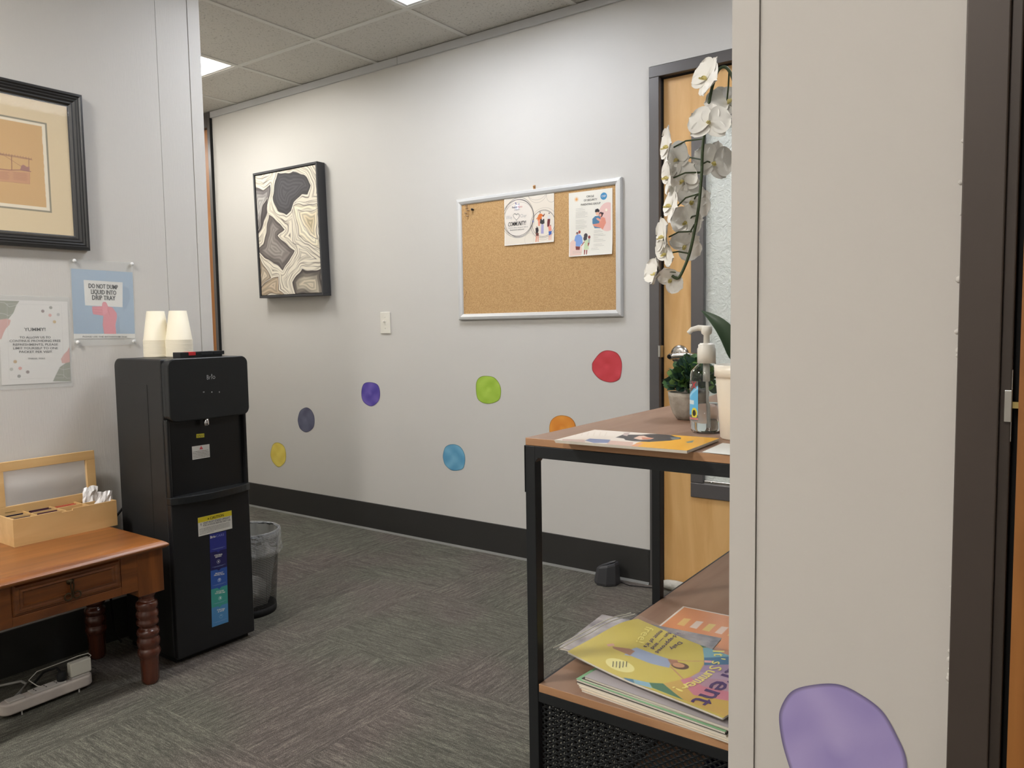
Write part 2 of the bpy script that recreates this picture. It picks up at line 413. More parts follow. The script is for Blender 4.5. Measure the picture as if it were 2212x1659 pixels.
struct(b, 'baseboard_back', [M_BASE, M_TOE])

# left partition: panel, joint strip and end strip with open joints
b = MB(); ye = -1.175
b.box(X_L-0.12, X_L, Y_REAR, -1.3590, 0, CEIL); b.box(X_L-0.12, X_L+0.0005, -1.3576, -1.2275, 0, CEIL); b.box(X_L-0.122, X_L+0.003, -1.2255, ye, 0, CEIL)
b.box(X_L-0.115, X_L-0.003, Y_REAR, ye-0.01, 0, CEIL)
b.box(X_FAR, X_L-0.122, -1.295, ye-0.005, 0, CEIL)
struct(b, 'wall_left', M_WALLTEX)
b = MB(); b.box(X_L, X_L+0.008, Y_REAR, ye, 0, 0.152); struct(b, 'baseboard_left', M_BASE)

# near wall on the right, standing 1 m before the camera
YN = -2.04
b = MB(); b.box(-0.360, -0.3255, YN-0.002, -1.92, 0, CEIL); b.box(-0.3240, -0.097, YN, -1.92, 0, CEIL); b.box(-0.345, -0.12, YN+0.004, -1.925, 0, CEIL)
b.box(0.93, X_R, YN, -1.92, 0, CEIL); b.box(-0.097, 0.93, YN, -1.92, 2.18, CEIL)
# flaked paint lumps along the door-side edge
for k in range(46):
    px, py = 2093-1659*0.0-k*0.7+random.uniform(-9,3), random.choice([random.uniform(120,1350), random.uniform(1375,1640), random.uniform(1400,1500)])
    xx = 2095-py*0.0200+random.uniform(-14,-2); q = hy(xx, py, YN); r = random.uniform(0.0010, 0.0034)
    b.lathe((q[0], YN, q[2]), [(r*1.5, 0.0), (r*1.2, r*0.5), (r*0.5, r*0.8)], 7, axis=(random.uniform(-.3,.3),-1,random.uniform(-.3,.3)))
struct(b, 'wall_front', mat('near wall paint', (208,203,196), 0.5, bump=0.3, bscale=60, bdist=0.0008))
b = MB(); b.box(-0.36, -0.10, YN-0.009, YN-0.002, 0, 0.152); b.box(0.94, X_R, YN-0.009, YN, 0, 0.152); struct(b, 'baseboard_front', M_BASE)
b = MB(); b.box(X_FAR-.12, X_R+.12, Y_REAR-0.12, Y_REAR, 0, CEIL); struct(b, 'wall_rear', M_WALL)
b = MB(); b.box(X_R, X_R+.12, Y_REAR, 0.12, 0, CEIL); struct(b, 'wall_right', M_WALL)
b = MB(); b.box(X_FAR-.12, X_FAR, Y_REAR, 0.12, 0, CEIL); struct(b, 'wall_far_left', M_WALL)

# ---- door 1: maple slab with a patterned glass lite, in the back wall
b = MB(); fw = 0.045
b.box(D1L-fw, D1L, -0.014, 0.13, 0, D1T); b.box(D1R, D1R+fw, -0.014, 0.13, 0, D1T); b.box(D1L-fw, D1R+fw, -0.014, 0.13, D1T, D1T+fw)
b.box(D1L, D1L+0.012, 0.07, 0.13, 0, D1T, 1); b.box(D1L, D1R, 0.07, 0.13, D1T-0.012, D1T, 1)
b.box(D1L, D1L+0.004, 0.012, 0.07, 0, D1T, 1); b.box(D1L, D1R, 0.012, 0.07, D1T-0.004, D1T, 1)
struct(b, 'trim_2', [M_BRONZE, M_DARKGAP], bevel=0.002)
YD = 0.022                                    # face of the slab
wl, wr, wb, wt = hy(1493, 560, YD-.006)[0], D1R-0.13, 0.405, 1.985
gl, gr, gb, gt = wl+0.052, wr-0.052, wb+0.062, wt-0.062
b = MB(); x0, x1, z0, z1 = D1L+0.006, D1R-0.004, 0.012, D1T-0.006
b.box(x0, gl, YD, YD+0.044, z0, z1); b.box(gr, x1, YD, YD+0.044, z0, z1); b.box(gl, gr, YD, YD+0.044, z0, gb); b.box(gl, gr, YD, YD+0.044, gt, z1)
door1 = struct(b, 'door_1', M_MAPLE)
b = MB(); b.box(wl, gl+.004, YD-0.010, YD+.05, gb, gt); b.box(gr-.004, wr, YD-0.010, YD+.05, gb, gt); b.box(wl, wr, YD-0.010, YD+.05, wb, gb); b.box(wl, wr, YD-0.010, YD+.05, gt, wt)
b.build('lite_frame', M_BRONZE, door1, bevel=0.003)
b = MB(); b.box(gl, gr, YD-.002, YD+0.012, gb-.001, gb+0.012); b.build('glazing_bead', M_CHROME, door1, bevel=0.002)
b = MB(); q = hy(1537, 1062, YD-.003); b.lathe((q[0], YD-.002, gb+0.006), [(0.005,0),(0.004,0.003)], 12, axis=(0,-1,0)); b.build('screw', M_CHROME, door1)
g = bpy.data.materials.new('hammered privacy glass'); g.use_nodes = True; N = g.node_tree.nodes; L = g.node_tree.links; pb = N['Principled BSDF']
pb.inputs['Base Color'].default_value = (*lin((232,234,230)), 1); pb.inputs['Transmission Weight'].default_value = 0.35; pb.inputs['Roughness'].default_value = 0.12
tc = N.new('ShaderNodeTexCoord'); vo = N.new('ShaderNodeTexNoise'); vo.inputs['Scale'].default_value = 38; vo.inputs['Detail'].default_value = 4; vo.inputs['Distortion'].default_value = 1.8
L.new(tc.outputs['Object'], vo.inputs['Vector']); bp = N.new('ShaderNodeBump'); bp.inputs['Strength'].default_value = 1; bp.inputs['Distance'].default_value = 0.006
L.new(vo.outputs['Fac'], bp.inputs['Height']); L.new(bp.outputs[0], pb.inputs['Normal'])
b = MB(); b.box(gl-.003, gr+.003, YD+0.012, YD+0.018, gb-.003, gt+.003); b.build('glass_pane', g, door1)
b = MB(); q = hy(1463, 766, YD); hxx, hzz = q[0]+0.012, q[2]
b.lathe((hxx, YD, hzz), [(0.041,0),(0.041,0.004),(0.036,0.010),(0.018,0.012),(0.014,0.012)], 40, axis=(0,-1,0))
b.lathe((hxx, YD-0.012, hzz), [(0.0135,0),(0.0135,0.036)], 24, axis=(0,-1,0))
kx = hxx-0.022
b.tube([(kx, YD-0.05, hzz-0.006),(hxx, YD-0.052, hzz-.003),(hxx+0.05, YD-0.052, hzz),(hxx+0.105, YD-0.048, hzz-0.001)], [0.0145,0.0135,0.0115,0.010], 16)
b.build('door_handle', M_CHROME, door1)
b = MB(); b.lathe((kx+0.002, YD-0.062, hzz-0.006), [(0.0095,0),(0.0095,0.003),(0.006,0.0035)], 20, axis=(-.1,-1,0)); b.build('keyhole', mat('lock core', (40,38,36), .3, .8), door1)
b = MB(); q = hy(1422, 759, 0); b.box(D1L-0.0055, D1L+0.006, -0.016, 0.02, q[2]-0.026, q[2]+0.026); b.build('strike_plate', M_CHROME, bpy.data.objects['trim_2'], bevel=0.003)

# room behind the privacy glass
b = MB(); b.box(-2.0, 0.6, 1.75, 1.85, 0, 2.6); b.box(-2.1, -2.0, 0.12, 1.85, 0, 2.6); b.box(0.6, 0.7, 0.12, 1.85, 0, 2.6); b.box(-2.1, .7, .12, 1.85, 2.58, 2.68); b.box(-2.1,.7,.2,1.85,-.1,0)
struct(b, 'wall_beyond', mat('pale office paint', (225,230,222), 0.7))
lt = bpy.data.lights.new('glass_backlight', 'AREA'); lt.energy = 32; lt.size = 0.8; lo = bpy.data.objects.new('glass_backlight', lt); lo.location = (-0.8, 1.0, 2.55); COL.objects.link(lo)  # added unseen area light, brightens the privacy glass from behind

# ---- door 2: at the left end of the back wall
D2R, D2T = WE-0.030, 2.44
b = MB(); b.box(D2R, WE, -0.018, 0.13, 0, CEIL-.004); b.box(-5.62, D2R, -0.018, 0.13, D2T, CEIL-.004); b.box(-5.62, -5.565, -0.018, 0.13, 0, D2T)
b.box(WE, WE+0.004, -0.019, 0, 0, 2.495, 1)
struct(b, 'trim_3', [M_BRONZE, M_DARKGAP], bevel=0.002)
b = MB(); b.box(-5.56, D2R-0.004, 0.005, 0.049, 0.01, D2T-0.004); d2 = struct(b, 'door_2', wood('oak veneer', (178,120,62), (150,95,44), axis=2, rings=9, rough=.4))
b = MB(); b.lathe((-5.45, 0.005, 1.0), [(0.03,0),(0.03,0.008),(0.012,0.01),(0.012,0.05)], 20, axis=(0,-1,0)); b.tube([(-5.45,-0.045,1.0),(-5.34,-0.045,1.0)], 0.011); b.build('door_handle', M_CHROME, d2)

# ---- door 3: beside the camera, its frame closes the near wall
a0, a1, a2, a3 = [hy(x, 800, YN-0.012)[0] for x in (2092, 2160, 2186, 2203)]
b = MB(); b.box(-0.0985, a1, YN-0.012, -1.90, 0, 2.18); b.box(a1, a2, YN-0.004, -1.90, 0, 2.18)

b.box(0.88, 0.93, YN-0.012, -1.90, 0, 2.13); b.box(a2, 0.93, YN-0.012, -1.90, 2.13, 2.18)
b.box(a2, a3+0.02, YN+0.02, -1.90, 0, 2.13, 1); b.box(a3+.02, 0.88, YN+0.045, YN+0.055, 0, 2.13, 1)
struct(b, 'trim_4', [mat('brown bronze metal', (76,67,61), 0.45, 0.2), M_DARKGAP], bevel=0.0015)
tr4 = bpy.data.objects['trim_4']
q0, q1 = hy(2179, 843, YN-.008), hy(2179, 912, YN-.008)
b = MB(); b.box(hy(2169,878,YN-.008)[0], a2+0.0004, YN-0.0085, YN-0.003, q1[2], q0[2]); b.box(a2-0.0002, a2+0.0008, YN-0.004, YN+0.015, q1[2]-0.022, q0[2]+0.022)
b.build('strike_plate', M_CHROME, tr4, bevel=0.0025, seg=3)
b = MB(); b.box(a3-0.0004, 0.872, YN-0.006, YN+0.038, 0.012, 2.125)
d3 = struct(b, 'door_3', wood('honey oak veneer', (168,112,56), (142,90,42), axis=2, rings=9, rough=.42))
b = MB(); q = hy(2195, 875, YN+.004); b.box(a2+0.001, a3, YN+0.002, YN+0.012, q[2]-0.0035, q[2]+0.0035); b.build('latch_bolt', mat('brass latch', (200,180,120), .25, 1.0), d3)

# ================================================================== ceiling lights
def troffer(loc, rgb, strength, label, group):
    t = thing('ceiling_light', label, 'ceiling light', loc, group)
    x, y, z = loc; h = TS/2-0.0125
    b = MB()
    for s in (-1, 1):
        b.box(x+s*h, x+s*(h-0.014), y-h, y+h, z-0.002, z+0.02); b.box(x-h+.014, x+h-.014, y+s*h, y+s*(h-0.014), z-0.002, z+0.02)
    b.build('frame', mat('white enamel', (225,225,222), .4), t)
    b = MB(); k = h-0.012
    prof = [(-k,0.0),(-k*.9,.03),(-k*.62,.055),(-k*.4,.06),(k*.4,.06),(k*.62,.055),(k*.9,.03),(k,0.0)]
    for i in range(len(prof)-1):
        (u0,w0),(u1,w1) = prof[i], prof[i+1]
        b.add([(x+u0,y-k,z+w0),(x+u0,y+k,z+w0),(x+u1,y+k,z+w1),(x+u1,y-k,z+w1)], [(0,1,2,3)], 0, True)
    for s in (-1,1): b.add([(x+u, y+s*k, z+w_) for u, w_ in prof], [tuple(range(len(prof)))])
    b.box(x-h, x+h, y-h, y+h, z+0.075, z+0.08)
    for s in (-1,1): b.box(x+s*h, x+s*(h-.002), y-h, y+h, z, z+.0749); b.box(x-h+.002, x+h-.002, y+s*h, y+s*(h-.002), z, z+.0749)
    b.build('reflector_pan', mat('white reflector', (240,240,236), .5), t)
    b = MB(); lw = k*0.40
    prof = [(-lw,.058),(-lw*.8,.028),(-lw*.3,.018),(lw*.3,.018),(lw*.8,.028),(lw,.058)]
    for i in range(len(prof)-1):
        (u0,w0),(u1,w1) = prof[i], prof[i+1]
        b.add([(x+u0,y-k*.94,z+w0),(x+u0,y+k*.94,z+w0),(x+u1,y+k*.94,z+w1),(x+u1,y-k*.94,z+w1)], [(3,2,1,0)], 0, True)
    for s in (-1,1): b.add([(x+u, y+s*k*.94, z+w_) for u, w_ in prof], [tuple(range(len(prof)))])
    b.build('lens', mat('lit lens '+str(rgb)+str(strength), (240,240,240), .5, emit=rgb, estr=strength), t, fix=True)
    return t
for cx, cy, kind in LIGHT_CELLS:
    loc = (ci(cx)+TS/2, TY0+TS*cy+TS/2, CEIL)
    if kind == 'warm':
        lb = 'square recessed ceiling light at the left, half hidden by the partition end' if cx == -3 else 'square recessed ceiling light far down the corridor behind the partition'
        troffer(loc, (255,253,248), LIGHT_CORRIDOR, lb, 'corridor ceiling lights')
    elif kind == 'cool':
        lb = 'square recessed ceiling light whose corner shows at the top edge' if cx == 0 else 'square recessed ceiling light over the right end of the corridor'
        troffer(loc, (240,245,255), LIGHT_CORRIDOR, lb, 'corridor ceiling lights')
    else:
        troffer(loc, (255,251,246), LIGHT_ROOM*(1.75 if cx == 0 and cy == -5 else 0.62), {(0,-5):'square recessed ceiling light over the waiting room, nearest the side table',(3,-6):'square recessed ceiling light over the waiting room, nearest the near wall',(0,-8):'square recessed ceiling light at the rear left of the waiting room',(3,-8):'square recessed ceiling light at the rear right of the waiting room'}[(cx,cy)], 'waiting room ceiling lights')

# ================================================================== BACK WALL THINGS
NY = (0,-1,0)                                  # the back wall faces -y
def wall_blob(label, px, rgb, dark, cat='wall decal', seedv=0, plane_y=0.0, res=0.003, group='watercolour dots on the back wall', edge=0.75):
    # a vinyl watercolour dot: outline given by photograph points, lying on the wall
    fr = Frame((0, plane_y-0.0008, 0), (1,0,0), (0,0,1), NY)
    P = np.array([fr.px(*p) for p in px]); n = len(P)
    Q = []
    for i in range(n):                          # smooth closed outline
        p0, p1, p2, p3 = P[i-1], P[i], P[(i+1) % n], P[(i+2) % n]
        for t in np.linspace(0, 1, 8, endpoint=False):
            Q.append(0.5*((2*p1)+(-p0+p2)*t+(2*p0-5*p1+4*p2-p3)*t*t+(-p0+3*p1-3*p2+p3)*t**3))
    Q = np.array(Q); c = Q.mean(0); N_ = len(Q)
    me = bpy.data.meshes.new('dot'); rings = [1.0, .985, .965, .93, .85, .7, .5, .25]
    V = []; Cc = []; r = np.random.RandomState(seedv); ph = r.uniform(0, 6, 6)
    for q in rings:
        for i in range(N_):
            p = c + (Q[i]-c)*q; V.append((p[0], plane_y-0.0008, p[1])); th = 2*math.pi*i/N_
            m = 0.5+0.28*math.sin(p[0]*61+ph[0]+2*math.sin(p[1]*47+ph[1]))+0.22*math.sin(p[1]*73+ph[2]+1.5*math.sin(p[0]*55))
            k = max(0, min(1, m)); e = 1 if q > .98 else (0.55 if q > .96 else 0.0)
            col = [a*(1-k*0.85)+b_*k*0.85 for a, b_ in zip(rgb, dark)]; col = [v*(1-e*(1-edge)) for v in col]
            Cc.append(lin(col))
    V.append((c[0], plane_y-0.0008, c[1])); Cc.append(lin(rgb)); F_ = []
    for j in range(len(rings)-1):
        for i in range(N_): k = (i+1) % N_; F_.append((j*N_+i, j*N_+k, (j+1)*N_+k, (j+1)*N_+i))
    j = len(rings)-1
    for i in range(N_): F_.append((j*N_+i, j*N_+(i+1) % N_, len(V)-1))
    base = len(V)                               # thin vinyl edge
    me.from_pydata(V, [], F_); at = me.color_attributes.new('ink', 'FLOAT_COLOR', 'POINT')
    A = np.ones((len(V), 4), np.float32); A[:, :3] = Cc; at.data.foreach_set('color', A.ravel())
    bm = bmesh.new(); bm.from_mesh(me); bmesh.ops.recalc_face_normals(bm, faces=bm.faces)
    bm.to_mesh(me); bm.free()
    me.materials.append(print_mat('vinyl print', 0.55)); o = bpy.data.objects.new('wall_decal', me); COL.objects.link(o)
    return tag(o, label, cat, group)
def zz(pts, x0, y0, s): return [(x0+x*s, y0+y*s) for x, y in pts]
S5 = 820/2212
wall_blob('red watercolour dot decal on the grey wall below the cork board, beside the door frame', zz([(1945,165),(1985,115),(2030,99),(2085,115),(2112,165),(2110,230),(2095,270),(2045,286),(1985,268),(1945,225),(1939,190)],560,720,S5),(214,72,82),(188,44,54),seedv=1)
wall_blob('lime green watercolour dot decal under the middle of the cork board', zz([(1264,290),(1290,253),(1340,249),(1375,262),(1402,300),(1409,345),(1395,390),(1345,410),(1295,402),(1268,370)],560,720,S5),(180,212,84),(148,186,52),seedv=2)
wall_blob('violet watercolour dot decal below the light switch', zz([(597,325),(612,292),(650,285),(690,300),(704,345),(695,395),(655,425),(615,408),(597,375)],560,720,S5),(112,94,178),(70,58,150),seedv=3)
wall_blob('slate grey watercolour dot decal between the yellow and violet dots', zz([(226,490),(240,450),(274,432),(305,450),(322,495),(315,550),(275,577),(240,558),(226,520)],560,720,S5),(112,114,134),(78,80,104),seedv=4)
wall_blob('yellow watercolour dot decal, lowest at the left near the water cooler', zz([(67,690),(80,648),(108,636),(142,655),(156,700),(150,750),(115,780),(82,755),(67,720)],560,720,S5),(240,220,108),(226,200,84),seedv=5)
wall_blob('sky blue watercolour dot decal, low on the wall left of the shelf unit', zz([(1071,705),(1085,662),(1125,646),(1170,660),(1197,705),(1198,760),(1180,793),(1125,799),(1085,770),(1072,735)],560,720,S5),(122,184,212),(84,150,190),seedv=6)
wall_blob('orange watercolour dot decal half hidden behind the shelf unit top', zz([(1690,555),(1700,510),(1730,484),(1770,478),(1815,492),(1842,530),(1842,590),(1800,640),(1740,640),(1700,610)],560,720,S5),(238,160,64),(222,132,44),seedv=7)
wall_blob('green watercolour dot decal peeking out from behind the water cooler', zz([(1640,1000),(1700,900),(1850,870),(2000,960),(2016,1010),(2000,1080),(1955,1112),(1850,1130),(1700,1100)],240,730,320/2212),(150,204,110),(120,180,84),seedv=8)
wall_blob('large purple watercolour dot decal low on the near wall panel', [(1683,1560),(1688,1525),(1712,1492),(1758,1479),(1810,1478),(1856,1498),(1905,1535),(1938,1590),(1958,1640),(1955,1690),(1920,1740),(1850,1762),(1780,1745),(1725,1700),(1695,1625)],(178,164,212),(156,142,198),seedv=11,plane_y=YN,group=None,edge=0.7)

# framed agate print
A0 = Frame((-4.044, -0.062, 1.33), (1,0,0), (0,0,1), NY)
cs = [A0.px(*p) for p in ((544.5,372.7),(684,350.4),(698.6,639),(561.4,643.4))]
cx_ = sum(c[0] for c in cs)/4; cz_ = sum(c[1] for c in cs)/4
wA = ((cs[1][0]-cs[0][0])+(cs[2][0]-cs[3][0]))/2; hA = ((cs[0][1]-cs[3][1])+(cs[1][1]-cs[2][1]))/2
tilt = math.radians(1.5); ct, st_ = math.cos(tilt), math.sin(tilt)
uA, vA = np.array((ct,0,-st_)), np.array((-st_,0,-ct))*-1
uA = np.array((ct,0,-st_*0.25)); uA /= np.linalg.norm(uA); vA = np.array((-st_,0,ct))
cen = A0.at(cx_, cz_); oA = cen - uA*wA/2 - vA*hA/2
FA = Frame(oA, uA, vA, NY)
art = thing('framed_print', 'tall black box-framed print of cream and charcoal agate swirls on the back wall', 'picture', (cen[0], 0, cen[2]))
b = MB(); fwid, dep = 0.013, 0.058
for (a0_, b0_, a1_, b1_) in ((0,0,wA,fwid),(0,hA-fwid,wA,hA),(0,fwid,fwid,hA-fwid),(wA-fwid,fwid,wA,hA-fwid)):
    b.obox(FA.at(a0_,b0_,-dep), FA.u*(a1_-a0_), FA.v*(b1_-b0_), FA.n*dep)
b.build('frame', mat('black satin frame', (62,62,64), .4), art, bevel=0.0015)
# agate picture painted as nested distorted bands
cw, chh = wA-2*fwid-0.008, hA-2*fwid-0.008
cv = Canvas(cw, chh, 0.0019, (222,214,196))
def AZ(x, y):
    q = FA.px(500+x*260/1198, 320+y*260/1198, -0.006); return (q[0]-fwid-.004, q[1]-fwid-.004)
U, V = cv.U, cv.V
def warp(U, V, k=1.0):
    a = U + k*0.010*np.sin(V*26+1.3*np.sin(U*20)) + k*0.0025*np.sin(V*70+U*40)
    c = V + k*0.010*np.sin(U*23+1.1*np.sin(V*17)+2) + k*0.0025*np.sin(U*60-V*35)
    return a, c
WU, WV = warp(U, V)
def polyd(P):                                    # signed distance to an outline, negative inside
    D = np.full(U.shape, 1e9); ins = np.zeros(U.shape, bool); n = len(P)
    for i in range(n):
        (x0,y0),(x1,y1) = P[i], P[(i+1) % n]; dx, dy = x1-x0, y1-y0; L_ = dx*dx+dy*dy+1e-12
        t = np.clip(((WU-x0)*dx+(WV-y0)*dy)/L_, 0, 1); D = np.minimum(D, np.hypot(WU-x0-t*dx, WV-y0-t*dy))
        if y0 != y1: ins ^= ((WV < y0) != (WV < y1)) & (WU < (x1-x0)*(WV-y0)/(y1-y0)+x0)
    return np.where(ins, -D, D)
blobs = [  # outline (zoom points), core colour, rim colour
 ([(480,225),(640,205),(740,250),(815,330),(790,420),(720,450),(650,520),(610,610),(550,645),(470,590),(440,480),(450,320)], (78,76,80),(60,58,60)),
 ([(225,360),(330,400),(400,370),(400,480),(360,640),(300,760),(262,860),(240,700)], (176,172,168),(90,84,84)),
 ([(262,860),(300,760),(340,560),(375,510),(385,640),(330,760)], (88,80,80),(70,64,64)),
 ([(400,660),(545,770),(480,870),(640,990),(560,1100),(520,1180),(420,1150),(270,1000),(330,940),(360,800)], (150,142,136),(84,76,74)),
 ([(690,600),(870,560),(870,860),(800,850),(720,760)], (196,180,146),(236,226,204)),
 ([(640,560),(860,500),(885,960),(760,920),(680,860),(650,700)], (238,230,208),(224,214,190)),
 ([(640,1450),(620,1320),(700,1200),(900,1160),(910,1460)], (196,186,166),(60,54,54)),
 ([(280,1060),(340,1200),(390,1300),(290,1400)], (226,216,196),(150,132,112)),
 ([(290,1400),(400,1300),(480,1260),(480,1400),(540,1455),(290,1455)], (200,184,162),(176,156,130)),
]
Ds = []
for P, c0_, c1_ in blobs: Ds.append(polyd([AZ(*p) for p in P]))
fld = np.min(np.array(Ds), 0)
ba = 0.5+0.5*np.sin(fld*210+1.6*np.sin(U*26+V*20)); bb_ = 0.5+0.5*np.sin(fld*330+2.2*np.sin(U*17-V*21)+2)
base = np.array((232,224,206.0)); dk = np.array((84,76,74.0)); mid = np.array((168,158,142.0))
cv.A[:] = base
k = np.clip((ba-0.72)*3.2, 0, 1)[..., None]*0.75; cv.A = cv.A*(1-k)+mid*k
k = np.clip((bb_-0.80)*5, 0, 1)[..., None]*0.75*np.clip(.35+.65*np.sin(U*23+V*13)**2,0,1)[..., None]; cv.A = cv.A*(1-k)+dk*k
order = [5,4,1,2,3,0,6,7,8]
for i in order:
    P, c0_, c1_ = blobs[i]; d = Ds[i]; m = np.clip(0.5-d/0.003, 0, 1)
    dd = np.clip(-d/0.05, 0, 1)[..., None]; inner = np.array(c1_, float)*(1-dd)+np.array(c0_, float)*dd
    wv = (0.5+0.5*np.sin(d*300+1.8*np.sin(U*40-V*28)))[..., None]; inner = inner*(0.86+0.22*wv)
    cv.A = cv.A*(1-m[..., None])+inner*m[..., None]
    line = np.clip(1-np.abs(d+0.001)/0.0028, 0, 1)[..., None]*0.85; cv.A = cv.A*(1-line)+np.array((66,58,58.0))*line
    line = np.clip(1-np.abs(d-0.005)/0.0028, 0, 1)[..., None]*0.8; cv.A = cv.A*(1-line)+np.array((246,240,226.0))*line
fr2 = Frame(FA.at(fwid+.004, fwid+.004, -0.006), FA.u, FA.v, NY)
cv.build('canvas', fr2, print_mat('satin canvas print', 0.5), art)
b = MB(); b.obox(FA.at(fwid*.8, fwid*.8, -dep), FA.u*(wA-fwid*1.6), FA.v*(hA-fwid*1.6), FA.n*(dep-0.016)); b.build('backing', M_DARKGAP, art)

# light switch
q0, q1 = hy(820,673,-.004), hy(845,722,-.004); sx_, sz_ = (q0[0]+q1[0])/2, (q0[2]+q1[2])/2
sw = thing('light_switch', 'white toggle light switch with cover plate between the two wall pictures', 'light switch', (sx_, 0, sz_))
b = MB(); b.box(sx_-.037, sx_+.037, -0.006, -0.0003, sz_-.0585, sz_+.0585); b.build('cover_plate', M_WHITE, sw, bevel=0.0035, seg=3)
b = MB(); b.box(sx_-.0052, sx_+.0052, -0.0075, -0.003, sz_-.012, sz_+.012); b.obox((sx_-.004,-.006,sz_-.002),(.008,0,0),(0,-.014,.008),(0,.002,.008)); b.build('toggle', M_WHITE, sw, bevel=0.001)
for s in (-1,1):
    b = MB(); b.lathe((sx_, -.0058, sz_+s*.030), [(.0032,0),(.0025,.0012)], 12, axis=(0,-1,0)); b.build('screw', mat('painted screw', (190,186,176), .4), sw)

# cork board
q = [hy(x,y,-.012) for x,y in ((986,432.7),(1343.3,381),(1343.6,684.4),(992.5,691))]
bx0, bx1 = (q[0][0]+q[3][0])/2, (q[1][0]+q[2][0])/2; bz1, bz0 = (q[0][2]+q[1][2])/2, (q[2][2]+q[3][2])/2
cb = thing('cork_board', 'cork notice board with a white aluminium frame, mostly empty, on the back wall', 'notice board', ((bx0+bx1)/2, 0, bz0))
b = MB(); rw = 0.030
def rail(a, c, dirn):
    pass
prof = [(0,0),(0,0.014),(0.004,0.019),(0.015,0.0215),(0.026,0.017),(0.030,0.012),(0.030,0.0)]
cor = [((bx0,bz0),(1,1)),((bx1,bz0),(-1,1)),((bx1,bz1),(-1,-1)),((bx0,bz1),(1,-1))]
for i in range(4):
    (p0,s0),(p1,s1) = cor[i], cor[(i+1) % 4]; vs = []
    for (p, s_) in ((p0,s0),(p1,s1)):
        for u, h_ in prof: vs.append((p[0]+s_[0]*u, -h_-0.0003, p[1]+s_[1]*u))
    n = len(prof); b.add(vs, [(j, j+1, n+j+1, n+j) for j in range(n-1)], 0, False)
b.build('frame', mat('white aluminium', (214,214,212), .32, .15), cb, fix=True)
b = MB(); b.box(bx0+.02, bx1-.02, -0.011, -0.0005, bz0+.02, bz1-.02)
b.build('cork_panel', mat('cork', (210,172,120), .9, rgb2=(184,144,94), vscale=240, bump=.4, bscale=300, bdist=.001), cb)
b = MB()
for k in range(26): 
    x, z = random.uniform(bx0+.04, bx1-.04), random.uniform(bz0+.04, bz1-.04); r = random.uniform(.0008,.0018)
    b.lathe((x, -.0111, z), [(r, 0),(r*.5, .0003)], 6, axis=(0,-1,0))
for sgn, (u, w_) in enumerate([(bx0+.035, bz0+.11)]): b.obox((u,-.0115,w_),(.016,0,.030),(.0016,0,0),(0,.001,0),0)
o = b.build('pin_holes', mat('dark cork pits', (120,82,44), .9), cb); o['kind'] = 'stuff'
q = hy(1154, 404, -.004); b = MB(); b.box(q[0]-.005,q[0]+.005,-.006,-.0003,q[2]-.010,q[2]+.008); b.lathe((q[0],-.004,q[2]),[(.0035,0),(.0035,.008)],10,axis=(0,-1,.3))
b.build('picture_hook', mat('brass hook', (196,150,100), .4, .6), cb)
b = MB()
for (x, y) in ((1009,445),(1010,450),(1013,455),(1008,461),(1012,467)):
    q = hy(x, y, -.011); b.lathe((q[0],-.011,q[2]),[(.003,0),(.0035,.004),(.0022,.010),(.004,.012),(.003,.0135)],12,axis=(0,-1,0))
tag(b.build('push_pin', mat('clear pin plastic', (225,200,170), .2, trans=.6)), 'cluster of clear push pins stuck in the top left of the cork board', 'push pin')
b = MB(); q = hy(1022, 453, -.011); b.lathe((q[0],-.011,q[2]),[(.0045,0),(.005,.004),(.003,.010),(.006,.013),(.005,.0155)],14,axis=(0.2,-1,0))
tag(b.build('push_pin', mat('black pin plastic', (28,26,26), .3)), 'single black push pin near the top left corner of the cork board', 'push pin')

# flyers on the cork board
def BZ(x, y): return (1080+x*260/2212, 400+y*260/2212)
def sheet_frame(px, plane, u=(1,0,0), n=NY):
    fr = Frame((0, plane, 0), u, (0,0,1), n) if n == NY else Frame((plane, 0, 0), u, (0,0,1), n)
    P = np.array([fr.px(*p) for p in px])        # tl, tr, br, bl
    c = P.mean(0); w_ = (np.linalg.norm(P[1]-P[0])+np.linalg.norm(P[2]-P[3]))/2; h_ = (np.linalg.norm(P[0]-P[3])+np.linalg.norm(P[1]-P[2]))/2
    d = (P[1]-P[0])/np.linalg.norm(P[1]-P[0])+(P[2]-P[3])/np.linalg.norm(P[2]-P[3]); d /= np.linalg.norm(d)
    e = np.array((-d[1], d[0])); o = c - d*w_/2 - e*h_/2
    return Frame(fr.at(*o), fr.u*d[0]+fr.v*d[1], fr.u*e[0]+fr.v*e[1], n), w_, h_
I = {k: mat('ink '+k, v, .6) for k, v in dict(black=(34,32,34), grey=(120,120,120), pale=(176,176,176), navy=(40,44,90), blue=(90,110,160), white=(242,240,232), dgrey=(80,80,80), purple=(70,50,110), cream=(250,240,160), yellow=(230,210,70), red=(200,50,60), teal=(80,170,180)).items()}
PAPER = print_mat('matte paper print', .65)
def curl(w_, h_, a=0.006, side=1):
    return lambda u, v: a*np.clip((h_*0.35-v)/(h_*0.35), 0, 1)**2*(0.5+0.5*np.clip(u/w_, 0, 1)*side) + 0.0006
